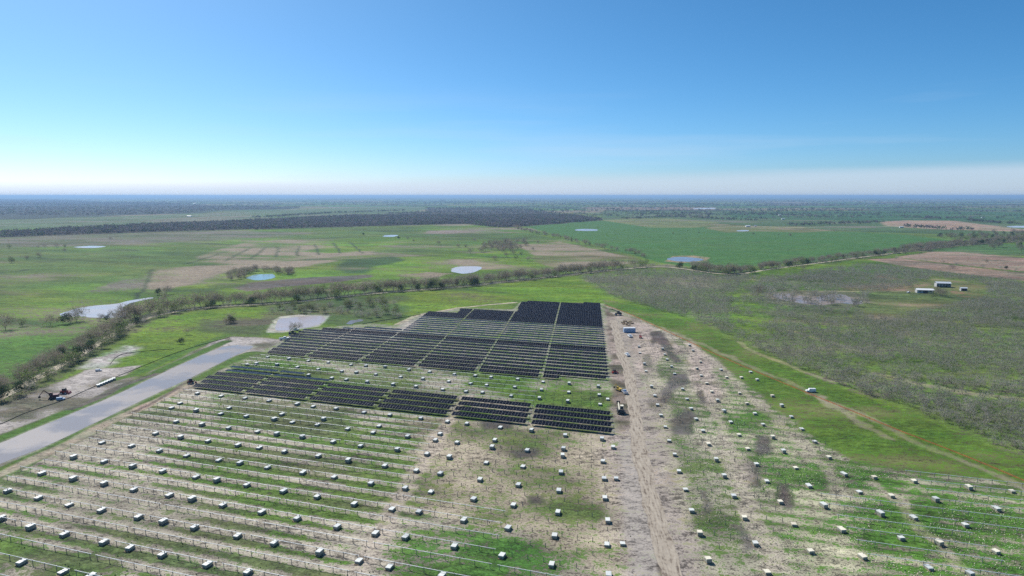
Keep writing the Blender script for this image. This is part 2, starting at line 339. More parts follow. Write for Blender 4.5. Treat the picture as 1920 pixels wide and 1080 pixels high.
paint(pts((440, 530), (540, 505), (650, 488), (980, 470), (1000, 500), (860, 520), (560, 550), (330, 570), (300, 560), (350, 535)), a=G_BR, fr=.12, warp=10, ws=50, feather=10)
paint(pts((470, 530), (580, 520), (690, 515), (700, 519), (640, 528), (540, 537), (470, 546), (440, 540)), a=DMUD, b=(.12, .1, .07), fr=.45, warp=4, ws=22, feather=3)
paint(pts((628, 502), (650, 486), (740, 480), (760, 488), (700, 500), (690, 512), (650, 512)), a=G_DK, fr=.15, warp=5, ws=30, feather=6)
paint(pts((710, 520), (800, 510), (850, 513), (760, 533), (690, 540), (560, 553), (620, 540)), b=TAN, fr=.72, warp=4, ws=25, feather=4)
paint(pts((850, 480), (960, 478), (990, 500), (900, 506), (850, 495)), b=TAN, fr=.45, warp=8, ws=40, feather=8)
paint(pts((965, 458), (1050, 453), (1120, 468), (1215, 490), (1150, 498), (1040, 503), (1000, 490), (1000, 478)), a=OLIVE, b=TAN, fr=.62, warp=4, ws=40, feather=4)
paint(pts((960, 436), (1000, 440), (1060, 450), (980, 455), (900, 450)), a=G_MID, fr=.15, warp=5, feather=5)
paint(pts((800, 432), (930, 430), (960, 436), (880, 442), (800, 442)), b=(.2, .16, .13), fr=.6, warp=10, ws=60, feather=10)
paint(WHEAT, a=WH, b=(.05, .10, .035), fr=.1, warp=3, feather=3, vary=.06, frn=.15)
paint(pts((1130, 413), (1180, 409), (1250, 409), (1345, 416), (1350, 422), (1300, 427), (1220, 427)), a=(.14, .155, .06), fr=.2, warp=6, feather=8, vary=.05)
paint(pts((1320, 428), (1350, 420), (1420, 424), (1500, 425), (1560, 433), (1500, 436), (1420, 434), (1360, 436)), a=OLIVE, b=TAN, fr=.35, warp=8, feather=8)
paint(pts((1360, 400), (1500, 396), (1750, 395), (1960, 400), (1960, 412), (1700, 415), (1500, 412), (1380, 410)), a=(.045, .10, .04), fr=.05, warp=15, ws=100, feather=15, vary=.1)
paint(pts((300, 403), (480, 396), (700, 388), (800, 388), (790, 395), (650, 404), (460, 414), (300, 420), (-200, 436), (-200, 420)), a=(.085, .125, .055), b=GREYB, fr=.3, warp=20, ws=120, feather=20)
paint(pts((260, 413), (400, 405), (480, 405), (420, 412), (300, 417)), a=(.15, .14, .10), fr=.3, warp=20, ws=120, feather=20)
paint(pts((1700, 470), (1830, 456), (1960, 460), (1960, 482), (1800, 475)), a=(.06, .12, .04), fr=.1, warp=4, feather=4)
paint(pts((1680, 482), (1745, 472), (1800, 473), (1960, 487), (1960, 513), (1880, 505), (1760, 492)), a=PLOUGH, b=(.29, .21, .165), fr=.35, warp=2, feather=2, vary=.08, frn=.35)
paint(pts((1625, 486), (1690, 483.5), (1760, 494), (1880, 507.5), (1960, 516), (1960, 531), (1800, 513), (1700, 500)), a=PLOUGH, b=(.26, .185, .15), fr=.3, warp=2, feather=2, vary=.08, frn=.35)
paint(pts((1650, 416), (1700, 413), (1790, 414), (1900, 428), (1960, 432), (1900, 434), (1740, 429), (1660, 424)), a=(.30, .21, .16), b=PLOUGH, fr=.3, warp=5, feather=6, vary=.06)
paint(pts((1090, 388), (1340, 388), (1340, 394), (1100, 394)), a=(.17, .13, .11), fr=.2, warp=30, ws=200, feather=30)
paint(FOR1, a=(.055, .05, .045), b=(.07, .075, .04), fr=.3, warp=12, ws=60, feather=10)
paint(FOR2, a=(.035, .042, .035), b=(.06, .07, .04), fr=.3, warp=60, ws=300, feather=40)
# south of the country road
paint(pts((-250, 600), (0, 600), (120, 605), (220, 615), (140, 665), (50, 712), (-20, 745), (-250, 850)), a=(.065, .13, .024), fr=.1, warp=8, ws=40, feather=6)
paint(pts((150, 672), (262, 603), (400, 580), (640, 560), (900, 535), (1080, 519), (1130, 550), (1180, 573), (1130, 572), (975, 566), (860, 578), (745, 612), (600, 616), (500, 640), (420, 632), (300, 690), (200, 730), (100, 740)),
      a=G_BR, b=(.13, .125, .06), fr=.12, warp=6, ws=30, feather=4, frn=.5)
paint(pts((500, 575), (620, 562), (750, 555), (770, 600), (640, 610), (500, 600)), a=(.06, .095, .03), fr=.3, warp=8, feather=8)
paint(pts((380, 600), (520, 596), (500, 630), (430, 630), (380, 620)), a=(.065, .09, .035), b=(.10, .09, .06), fr=.35, warp=5, feather=6)
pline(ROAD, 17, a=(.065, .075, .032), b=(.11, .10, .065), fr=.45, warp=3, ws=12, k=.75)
paint(SCRUB, a=SCG, b=(.20, .18, .13), fr=.33, warp=5, ws=20, feather=4, frn=.4)
paint(pts((1420, 500), (1600, 490), (1640, 498), (1560, 512), (1440, 525), (1400, 540), (1440, 600), (1400, 640), (1360, 600), (1380, 540)), a=G_BR, fr=.15, warp=6, feather=8, k=.8)
paint(FARM, a=(.11, .125, .05), b=(.24, .18, .12), fr=.3, warp=4, feather=5)
paint(pts((1640, 515), (1700, 524), (1750, 532), (1700, 545), (1600, 545), (1560, 535), (1640, 535)), b=(.26, .17, .12), fr=.6, warp=4, feather=4)
paint(pts((1780, 545), (1830, 550), (1900, 558), (1860, 562), (1790, 556)), b=(.27, .15, .10), fr=.7, warp=2, feather=2)
paint(PONDB, a=(.10, .10, .06), b=(.24, .20, .16), fr=.5, warp=2, feather=3)
# strip with the orange fence and the green wedge behind the right rows
paint(pts((1125, 560), (1200, 575), (1300, 603), (1390, 650), (1500, 703), (1600, 738), (1700, 772), (1800, 812), (1960, 880), (1990, 935), (1860, 905), (1720, 892), (1600, 870), (1520, 818), (1450, 768), (1400, 722), (1340, 674), (1240, 618), (1140, 573)),
      a=(.070, .125, .020), b=(.14, .15, .055), fr=.35, warp=2.5, ws=14, feather=2)
# the building site
paint(SITE, a=(.068, .105, .034), b=(.335, .298, .235), fr=.55, warp=2.5, ws=14, feather=2.0, frn=.4, spk=.9)
u_ = X*RX[0]+Y*RX[1]; v_ = X*RN[0]+Y*RN[1]
site_w = np.zeros(N); sel = np.where((DIST < 700) & (Y > 40))[0]
site_w[sel] = sstep(-2, 2, sdf(X[sel], Y[sel], SITE))
u_ar = gap_u(0, v_)
leftb = (u_ < u_ar+3)
# grass bands under the torque tubes
ph = (v_-V0)/PITCH; f = ph-np.floor(ph)
band = np.exp(-((f-.72)/.20)**2)                                  # just on the near side of each tube
pn = fbm(X, Y, 30, 3, 133, 1.6, -ROWA)
lf = leftb & (v_ < 206) & (site_w > .5)
SB = fbm(u_, v_, 9, 3, 201, 3.0)
FR[lf] = np.clip(.80-.72*band[lf]*sstep(.20, .60, pn[lf])-.28*sstep(.58, .74, pn[lf])+.5*(SB[lf]-.5), .04, .93)
A[lf] = mixc((.080, .098, .046), (.066, .116, .026), sstep(.35, .6, SB[lf])); SPK[lf] = .9
# between the front and rear panel blocks
lf2 = leftb & (v_ > 206) & (v_ < 268) & (site_w > .5)
FR[lf2] = np.clip(.55-.7*sstep(.42, .6, pn[lf2])*1.0+.9*(SB[lf2]-.5), .02, .95)
A[lf2] = mixc((.078, .112, .036), (.068, .125, .024), sstep(.4, .6, SB[lf2]))
b3 = leftb & (v_ >= 268) & (site_w > .5); FR[b3] = .5; A[b3] = np.array((.095, .135, .04)); B[b3] = np.array((.40, .38, .32))
paint(pts((420, 725), (560, 735), (640, 760), (640, 830), (560, 815), (430, 790), (400, 750)), fr=.28, warp=6, ws=14, feather=8, frn=.6)
paint(pts((900, 700), (1060, 708), (1090, 745), (980, 740), (880, 722)), a=(.072, .125, .022), fr=.30, warp=5, ws=12, feather=6, frn=.6)
paint(pts((520, 678), (620, 690), (640, 706), (500, 692), (440, 685)), fr=.15, warp=3, ws=10, feather=3, frn=.7)
paint(pts((760, 1000), (850, 985), (1000, 1000), (1110, 1050), (1130, 1100), (720, 1100)), a=(.055, .115, .028), fr=.30, warp=5, ws=9, feather=6, frn=.6)
paint(pts((0, 1000), (190, 1050), (330, 1090), (0, 1100)), fr=.35, warp=4, ws=9, feather=3, frn=.8)
paint(pts((760, 780), (900, 790), (1160, 812), (1200, 1080), (1120, 1080), (960, 990), (800, 960), (780, 870)), a=(.085, .11, .04), b=(.335, .285, .21), fr=.58, warp=5, ws=10, feather=5, frn=.4, spk=1)
# right hand rows: flowering weeds over grass
RGT = pts((1200, 640), (1290, 650), (1340, 680), (1400, 728), (1450, 772), (1520, 822), (1600, 872), (1720, 894), (1860, 905), (1990, 940), (2200, 1500), (1330, 1500), (1290, 1080), (1250, 900), (1215, 760))
paint(RGT, a=(.070, .102, .034), b=(.34, .315, .235), fr=.49, warp=3, ws=10, feather=3, frn=.35, spk=1)
paint(pts((1340, 690), (1400, 735), (1480, 800), (1560, 868), (1740, 900), (2000, 950), (2100, 1300), (1500, 1080), (1420, 900), (1340, 760)), a=(.062, .118, .028), b=(.34, .32, .22), fr=.40, warp=5, ws=12, feather=6, frn=.5, spk=1)
paint(pts((1610, 875), (1750, 897), (2000, 950), (2100, 1300), (1640, 1080), (1600, 960)), a=(.056, .118, .022), fr=.32, warp=5, ws=10, feather=6, frn=.5, spk=1)
stripes = (site_w > .5) & (u_ > u_ar+24) & (X > 45)
FR[stripes] = np.clip(FR[stripes]+.26*(.5-np.exp(-((f[stripes]-.72)/.22)**2)), 0, 1)
for P, s in (([(1150, 585), (1200, 600), (1260, 640), (1290, 660), (1240, 670), (1215, 700), (1190, 700), (1165, 650), (1150, 620)], 1),
             ([(1290, 640), (1320, 660), (1360, 740), (1330, 760), (1290, 720)], 3)):
    paint(pts(*P), a=(.15, .13, .09), b=(.34, .28, .24), fr=.8, warp=3, ws=8, feather=3, seed=s)
for P in ([(1210, 745), (1235, 738), (1262, 700), (1290, 702), (1290, 720), (1262, 735), (1240, 775), (1212, 772)],
          [(1255, 790), (1285, 765), (1305, 780), (1295, 815), (1262, 815)], [(1218, 622), (1240, 620), (1252, 640), (1262, 655), (1245, 660), (1232, 640), (1222, 650)],
          [(1202, 665), (1220, 662), (1224, 690), (1208, 695)], [(1249, 658), (1262, 660), (1278, 678), (1262, 680)], [(1308, 735), (1320, 732), (1324, 755), (1312, 756)],
          [(1415, 815), (1443, 818), (1447, 850), (1420, 856)], [(1393, 862), (1420, 866), (1425, 912), (1400, 915)], [(1460, 905), (1480, 910), (1488, 950), (1466, 955), (1458, 930)],
          [(1310, 920), (1322, 925), (1334, 965), (1322, 965)], [(1382, 985), (1400, 992), (1420, 1030), (1396, 1032)], [(1168, 845), (1176, 845), (1176, 885), (1166, 885)],
          [(988, 930), (1015, 930), (1015, 945), (990, 945)], [(1240, 890), (1258, 885), (1260, 910), (1246, 910)], [(900, 790), (960, 790), (960, 803), (905, 805)],
          [(1155, 690), (1172, 688), (1180, 740), (1185, 800), (1160, 800), (1150, 740)], [(1140, 630), (1160, 640), (1172, 700), (1150, 690)], [(960, 845), (1010, 840), (1008, 855), (970, 860)]):
    paint(pts(*P), a=(.088, .076, .074), b=(.14, .125, .118), fr=.35, warp=1.2, ws=6, feather=1.2, spk=.4)
paint(pts((1140, 815), (1185, 815), (1225, 1080), (1180, 1080)), b=(.33, .275, .245), fr=.7, warp=4, ws=9, feather=4, frn=.5, spk=1)
# worn tracks
TR = (.36, .305, .25)
for L, w, k in ((((868, 745), (850, 775), (805, 840), (770, 900), (740, 960), (700, 1030), (660, 1100)), 4.0, .6), (((1290, 645), (1318, 720), (1345, 780), (1375, 850), (1400, 905)), 3.5, .5),
                (((1290, 640), (1360, 700), (1440, 775), (1500, 830), (1560, 890), (1580, 930)), 4, .42), (((1640, 905), (1700, 960), (1760, 1020), (1810, 1070)), 3, .45),
                (((1330, 830), (1380, 880), (1410, 960), (1440, 1060)), 4, .5), (((1140, 575), (1240, 614), (1320, 648), (1420, 692), (1510, 732), (1620, 782), (1720, 830), (1820, 872), (1960, 930)), 3.0, .38),
                (((1200, 640), (1225, 700), (1238, 800), (1262, 950), (1290, 1080)), 6, .45), (((1540, 745), (1600, 790), (1660, 820)), 3, .4), (((1125, 820), (1150, 900), (1160, 1000)), 7, .4)):
    pline(smooth_poly(pts(*L), 2, False), w, b=TR, a=(.2, .18, .12), fr=.85, k=k, warp=2.8, ws=7)
pline(ACCESS, 12, a=(.17, .15, .115), b=(.32, .275, .235), fr=.66, warp=4, ws=9, spk=1)
pline(pts((1186, 830), (1190, 900), (1203, 970), (1218, 1080), (1260, 1300)), 6.5, a=(.22, .19, .165), b=(.32, .285, .25), fr=.72, warp=1.2, ws=8, spk=.6)
pline(pts((1193, 830), (1199, 880), (1212, 940), (1228, 1010), (1242, 1080)), .9, a=(.12, .10, .08), b=(.12, .10, .08), warp=.4, ws=5)
paint(pts((1133, 572), (1150, 590), (1160, 640), (1176, 690), (1180, 740), (1184, 800), (1158, 812), (1146, 712), (1140, 640)), a=(.105, .085, .07), b=(.24, .195, .165), fr=.5, warp=2, ws=8, feather=1.5, frn=.7, spk=1, vary=.3)
# mud round the canal, banks and shores
paint(MUD, a=(.13, .115, .095), b=(.315, .285, .26), fr=.62, warp=3, ws=12, feather=2, frn=1.0, spk=.6, vary=.25)
paint(pts((150, 690), (180, 672), (240, 650), (262, 653), (220, 676), (180, 692)), a=(.36, .35, .36), b=(.30, .27, .25), fr=.5, warp=5, ws=10, feather=4, frn=.8)
paint(pts((0, 890), (0, 874), (120, 826), (250, 766), (372, 716), (372, 700), (250, 752), (120, 812)), a=(.07, .12, .025), fr=.3, warp=2, ws=12, feather=1.5, frn=.7)
for L, w, c in ((((-60, 846), (60, 800), (200, 742), (330, 682), (425, 640)), 5, (.06, .115, .022)), (((-40, 905), (60, 860), (180, 800), (290, 745), (345, 722), (430, 678), (470, 662)), 6, (.07, .12, .025)), (((20, 838), (90, 806), (160, 775)), 2, DMUD),
                (((130, 768), (180, 748), (240, 718), (290, 702)), 3.0, DMUD), (((0, 868), (60, 838), (66, 830)), 3.0, DMUD), (((200, 715), (260, 700), (330, 665), (425, 628)), 4, (.07, .13, .025)),
                (((-40, 905), (100, 845), (190, 800), (240, 776), (300, 748), (365, 718)), 4, (.30, .24, .21)), (((350, 716), (300, 748), (245, 775)), 1.6, (.13, .105, .095)),
                (((0, 868), (80, 835), (150, 795)), 2.5, (.15, .14, .11))):
    pline(smooth_poly(pts(*L), 2, False), w, a=c, b=c, fr=.2, warp=1.2, ws=10, spk=.3)
for nm, P, lab, c in PONDS[:7]:
    paint(pts(*P), a=(.36, .33, .31), b=(.30, .27, .24), fr=.4, warp=.8, ws=8, feather=2.0, spk=.2) if nm == 'canal' else None
paint(pts((498, 624), (512, 600), (526, 593), (560, 590), (620, 590), (612, 600), (600, 612), (560, 618), (530, 624)), a=(.33, .32, .30), fr=.1, warp=.8, ws=8, feather=1, spk=.2)
paint(pts((1246, 490), (1262, 480), (1300, 479), (1330, 483), (1325, 490), (1280, 493)), a=(.26, .19, .13), fr=.3, warp=2, feather=2)
paint(pts((600, 618), (660, 612), (740, 620), (762, 602), (800, 586), (810, 590), (745, 640), (600, 640)), a=(.26, .25, .23), b=(.35, .32, .28), fr=.5, warp=3, feather=3)
pline(pts((745, 608), (780, 592), (860, 577), (965, 567)), 3, a=(.36, .32, .24), b=(.34, .3, .24), fr=.5)
for L in (((285, 505), (265, 545), (232, 585)), ((0, 512), (60, 505)), ((420, 490), (470, 465)), ((470, 485), (500, 463)), ((517, 482), (522, 463)), ((558, 480), (560, 462)), ((600, 478), (590, 458)), ((640, 475), (625, 455)), ((680, 475), (655, 453)), ((350, 495), (430, 470))):
    pline(pts(*L), 2.6, a=(.035, .05, .025), b=(.05, .07, .03), warp=3, ws=20)
for L, w in ((((1640, 700), (1700, 715), (1790, 735), (1920, 750), (2000, 762)), 5), (((1480, 620), (1550, 640), (1640, 665)), 4), (((1380, 640), (1480, 690), (1560, 715)), 3), (((1440, 540), (1560, 548), (1700, 545)), 4), (((1400, 523), (1450, 528), (1500, 535)), 4)):
    pline(smooth_poly(pts(*L), 2, False), w, a=(.26, .225, .15), b=(.31, .275, .19), fr=.6, warp=3, k=.5)
for L, w in ((((1830, 430), (1700, 424), (1560, 425), (1480, 427), (1400, 424)), 10),):
    pline(pts(*L), w, a=(.36, .31, .24), k=.7, warp=4)

# pasture is never even: patches of dry grass and streaks of darker growth
mid = np.where((DIST > 420) & (DIST < 3200) & (Y > 0) & (np.abs(X) < Y))[0]
xm, ym = X[mid], Y[mid]
keep_ = (1-sstep(-8, 8, sdf(xm, ym, WHEAT)))*(1-sstep(-6, 6, sdf(xm, ym, SITE)))*(1-sstep(-10, 10, sdf(xm, ym, FOR1)))*(FR[mid] < .95)
q1 = fbm(xm, ym, 38, 5, 600, 2.2, R(-14)); q2 = fbm(xm, ym, 110, 4, 610, 2.0, R(12)); q3 = fbm(xm, ym, 16, 4, 620, 3.5, R(-20))
FR[mid] = np.clip(FR[mid]+keep_*(1.3*(q1-.5)+.7*(q2-.5)), 0, 1)
A[mid] = A[mid]*(1+keep_*((.9*(q3-.5)+.7*(q2-.5))))[:, None]*np.stack([1+keep_*.5*(q1-.5), np.ones(len(mid)), np.ones(len(mid))], 1)
dk = keep_*sstep(.66, .74, fbm(xm, ym, 30, 4, 640, 3.0, R(-25)))*.6
A[mid] = A[mid]*(1-dk[:, None])+np.array((.04, .055, .03))*dk[:, None]
V = np.stack([X, Y, np.zeros(N)], 1)
ii = (np.arange(NY-1)[:, None]*NX+np.arange(NX-1)[None, :]).ravel()
F = np.stack([ii, ii+1, ii+NX+1, ii+NX], 1)

def ground_material():
    m = bpy.data.materials.new('ground_cover'); m.use_nodes = True; nt = m.node_tree; nd = nt.nodes; L = nt.links; b = nd['Principled BSDF']
    def nn(t, **k):
        n = nd.new(t)
        for a, v in k.items(): setattr(n, a, v)
        return n
    def mth(op, a, b_=None, clamp=False):
        q = nn('ShaderNodeMath', operation=op, use_clamp=clamp)
        for i, v in enumerate((a, b_)):
            if v is None: continue
            if isinstance(v, (int, float)): q.inputs[i].default_value = v
            else: L.new(v, q.inputs[i])
        return q.outputs[0]
    geo = nn('ShaderNodeNewGeometry')
    def noise(scale, det, rough=.55, st=(1, 1, 1)):
        mp = nn('ShaderNodeMapping'); mp.inputs['Rotation'].default_value = (0, 0, ROWA); mp.inputs['Scale'].default_value = st; L.new(geo.outputs['Position'], mp.inputs[0])
        n = nn('ShaderNodeTexNoise'); n.inputs['Scale'].default_value = scale; n.inputs['Detail'].default_value = det; n.inputs['Roughness'].default_value = rough
        L.new(mp.outputs[0], n.inputs['Vector']); return n.outputs[0]
    fa = nn('ShaderNodeAttribute', attribute_name='cover_a'); fb = nn('ShaderNodeAttribute', attribute_name='cover_b'); fm = nn('ShaderNodeAttribute', attribute_name='cover_m')
    sp = nn('ShaderNodeSeparateColor'); L.new(fm.outputs['Color'], sp.inputs[0])
    nA = noise(.62, 4, .7, (.6, 1, 1)); nB = noise(.20, 5, .65, (.4, 1, 1)); nC = noise(.045, 5, .6, (.5, 1, 1)); nD = noise(1.7, 3, .75)
    # soil fraction threshold: noise in 0..1 with spread
    fine = mth('ADD', mth('MULTIPLY', nA, .6), mth('MULTIPLY', nD, .4))
    mixn = mth('ADD', mth('MULTIPLY', fine, .68), mth('ADD', mth('MULTIPLY', nB, .22), mth('MULTIPLY', nC, .10)))
    t = mth('SUBTRACT', mth('MULTIPLY', sp.outputs[0], 0.21), mth('SUBTRACT', mixn, .393))
    mask = nn('ShaderNodeMapRange', interpolation_type='SMOOTHSTEP'); L.new(t, mask.inputs[0]); mask.inputs[1].default_value = -.014; mask.inputs[2].default_value = .014
    mx = nn('ShaderNodeMix', data_type='RGBA'); L.new(mask.outputs[0], mx.inputs[0]); L.new(fa.outputs['Color'], mx.inputs[6]); L.new(fb.outputs['Color'], mx.inputs[7])
    nE = noise(.016, 4, .6, (.5, 1, 1)); nF = noise(.11, 4, .65, (.6, 1, 1))
    hv = nn('ShaderNodeMapRange'); L.new(mth('ADD', mth('MULTIPLY', nE, .5), mth('MULTIPLY', nF, .5)), hv.inputs[0]); hv.inputs[1].default_value = .40; hv.inputs[2].default_value = .60
    hc = nn('ShaderNodeMix', data_type='RGBA'); L.new(hv.outputs[0], hc.inputs[0]); hc.inputs[6].default_value = (.86, 1.05, .82, 1); hc.inputs[7].default_value = (1.13, 1.0, .94, 1)
    hm_ = nn('ShaderNodeVectorMath', operation='MULTIPLY'); L.new(fa.outputs['Color'], hm_.inputs[0]); L.new(hc.outputs[2], hm_.inputs[1]); L.new(hm_.outputs[0], mx.inputs[6]); hm = mx
    # brightness variation at several sizes
    k = mth('ADD', mth('MULTIPLY', mth('SUBTRACT', nD, .5), 2.6), mth('ADD', mth('MULTIPLY', mth('SUBTRACT', nA, .5), 3.4), mth('ADD', mth('MULTIPLY', mth('SUBTRACT', nB, .5), 1.8), mth('ADD', mth('MULTIPLY', mth('SUBTRACT', nC, .5), .8), mth('MULTIPLY', mth('SUBTRACT', nF, .5), .9)))))
    k = mth('ADD', mth('MULTIPLY', k, mth('ADD', mth('MULTIPLY', sp.outputs[1], .8), .45)), 1.0)
    k = mth('MAXIMUM', k, .25)
    sc = nn('ShaderNodeVectorMath', operation='SCALE'); L.new(mx.outputs[2], sc.inputs[0]); L.new(k, sc.inputs['Scale'])
    L.new(sc.outputs[0], b.inputs['Base Color']); b.inputs['Roughness'].default_value = .95; b.inputs['Specular IOR Level'].default_value = .12
    bp = nn('ShaderNodeBump'); bp.inputs['Strength'].default_value = .5; bp.inputs['Distance'].default_value = .22; L.new(nA, bp.inputs['Height']); L.new(bp.outputs[0], b.inputs['Normal'])
    return m
gm = fast_mesh('ground', V, F, ground_material(), 4)
for nm, C in (('cover_a', A), ('cover_b', B), ('cover_m', np.stack([FR, SPK, np.zeros(N)], 1))):
    at_ = gm.attributes.new(nm, 'FLOAT_COLOR', 'POINT'); at_.data.foreach_set('color', np.concatenate([np.clip(C, 0, 1), np.ones((N, 1))], 1).astype(np.float32).ravel())
tag(link('ground', gm), kind='structure')
del V, F

# ------------------------------------------------------------------ water
def water_mat(name, col, rough):
    m = bpy.data.materials.new(name); m.use_nodes = True; nt = m.node_tree; nd = nt.nodes; L = nt.links; b = nd['Principled BSDF']
    b.inputs['Base Color'].default_value = (*col, 1); b.inputs['IOR'].default_value = 1.33; b.inputs['Specular IOR Level'].default_value = .30 if rough > .2 else .16
    g = nd.new('ShaderNodeNewGeometry')
    n = nd.new('ShaderNodeTexNoise'); n.inputs['Scale'].default_value = 1.1; n.inputs['Detail'].default_value = 3; L.new(g.outputs['Position'], n.inputs['Vector'])
    n2 = nd.new('ShaderNodeTexNoise'); n2.inputs['Scale'].default_value = .05; n2.inputs['Detail'].default_value = 4; L.new(g.outputs['Position'], n2.inputs['Vector'])
    mr = nd.new('ShaderNodeMapRange'); L.new(n2.outputs[0], mr.inputs[0]); mr.inputs[1].default_value = .44; mr.inputs[2].default_value = .56; mr.inputs[3].default_value = rough; mr.inputs[4].default_value = rough+(.26 if rough > .2 else .1)
    L.new(mr.outputs[0], b.inputs['Roughness'])
    bp = nd.new('ShaderNodeBump'); bp.inputs['Strength'].default_value = .35; bp.inputs['Distance'].default_value = .06; L.new(n.outputs[0], bp.inputs['Height']); L.new(bp.outputs[0], b.inputs['Normal'])
    return m
import bmesh
for i, (nm, P, lab, c) in enumerate(PONDS):
    Q = smooth_poly(pts(*P), 2 if nm == 'pond' else 1)
    Q = Q+(np.stack([fbm(Q[:, 0], Q[:, 1], 9, 2, 300+i), fbm(Q[:, 0], Q[:, 1], 9, 2, 400+i)], 1)-.5)*(min(9, 2.2+Q[:, 1].mean()/260) if nm == 'pond' else .8)
    bm = bmesh.new(); vs = [bm.verts.new((x, y, .03)) for x, y in Q]; fc_ = bm.faces.new(vs); bmesh.ops.triangulate(bm, faces=[fc_])
    for f_ in bm.faces:
        if f_.normal.z < 0: f_.normal_flip()
    me = bpy.data.meshes.new('water'); bm.to_mesh(me); bm.free(); me.materials.append(water_mat('water_%d' % i, c, .19 if nm == 'pond' else .22))
    tag(link('canal_water' if nm == 'canal' else 'pond_water', me), label=lab, kind='structure')

# ------------------------------------------------------------------ roads
def strip(name, line, width, z, m, lab, wob=.5, step=1.5):
    P = np.array(line); seg = np.hypot(*(P[1:]-P[:-1]).T); cum = np.r_[0, np.cumsum(seg)]; s = np.arange(0, cum[-1], step)
    x = np.interp(s, cum, P[:, 0]); y = np.interp(s, cum, P[:, 1]); tx = np.gradient(x); ty = np.gradient(y); l = np.hypot(tx, ty); nx, ny = -ty/l, tx/l
    w1 = width/2+(fbm(s, s*0, 6, 4, 500)-.5)*2*wob; w2 = width/2+(fbm(s, s*0+50, 6, 4, 501)-.5)*2*wob
    K = 9; Vv = []
    for j in range(K):
        t = j/(K-1); off = -w1*(1-t)+w2*t; Vv.append(np.stack([x+nx*off, y+ny*off, np.full_like(x, z)], 1))
    Vv = np.stack(Vv, 1).reshape(-1, 3); n = len(s)
    i0 = (np.arange(n-1)[:, None]*K+np.arange(K-1)[None, :]).ravel(); Ff = np.stack([i0, i0+1, i0+K+1, i0+K], 1)[:, ::-1]
    me = fast_mesh(name, Vv, Ff, m, 4)
    a = me.attributes.new('across', 'FLOAT', 'POINT'); a.data.foreach_set('value', np.tile(np.linspace(0, 1, K), n).astype(np.float32))
    a = me.attributes.new('along', 'FLOAT', 'POINT'); a.data.foreach_set('value', np.repeat(s, K).astype(np.float32))
    o = link(name, me); tag(o, label=lab, kind='structure'); return o
def road_mat(name, c1, c2, rut):
    m = bpy.data.materials.new(name); m.use_nodes = True; nt = m.node_tree; nd = nt.nodes; L = nt.links; b = nd['Principled BSDF']
    b.inputs['Roughness'].default_value = .95; b.inputs['Specular IOR Level'].default_value = .1
    ac = nd.new('ShaderNodeAttribute'); ac.attribute_name = 'across'; al = nd.new('ShaderNodeAttribute'); al.attribute_name = 'along'
    cb = nd.new('ShaderNodeCombineXYZ'); L.new(ac.outputs['Fac'], cb.inputs[0])
    ml = nd.new('ShaderNodeMath'); ml.operation = 'MULTIPLY'; L.new(al.outputs['Fac'], ml.inputs[0]); ml.inputs[1].default_value = .02; L.new(ml.outputs[0], cb.inputs[1])
    n = nd.new('ShaderNodeTexNoise'); n.inputs['Scale'].default_value = 7; n.inputs['Detail'].default_value = 5; n.inputs['Roughness'].default_value = .65; L.new(cb.outputs[0], n.inputs['Vector'])
    g = nd.new('ShaderNodeNewGeometry'); n2 = nd.new('ShaderNodeTexNoise'); n2.inputs['Scale'].default_value = .9; n2.inputs['Detail'].default_value = 5; L.new(g.outputs['Position'], n2.inputs['Vector'])
    ad = nd.new('ShaderNodeMath'); ad.operation = 'MULTIPLY_ADD'; L.new(n2.outputs[0], ad.inputs[0]); ad.inputs[1].default_value = .45; L.new(n.outputs[0], ad.inputs[2])
    r = nd.new('ShaderNodeValToRGB'); L.new(ad.outputs[0], r.inputs[0]); e = r.color_ramp.elements
    e[0].position = .58; e[0].color = (*rut, 1); e[1].position = .88; e[1].color = (*c2, 1); q = e.new(.68); q.color = (*c1, 1)
    L.new(r.outputs[0], b.inputs['Base Color'])
    bp = nd.new('ShaderNodeBump'); bp.inputs['Strength'].default_value = .5; bp.inputs['Distance'].default_value = .15; L.new(ad.outputs[0], bp.inputs['Height']); L.new(bp.outputs[0], b.inputs['Normal'])
    return m
strip('country_road', ROAD, 4.0, .02, road_mat('caliche', (.40, .35, .26), (.47, .42, .32), (.29, .25, .18)), 'pale caliche country road curving behind the solar site', .7, 2)
strip('dirt_road', ACCESS, 4.4, .02, road_mat('rutted_mud', (.31, .265, .21), (.40, .35, .28), (.15, .12, .095)), 'rutted tan dirt track running away along the right of the panels', .9, 1)

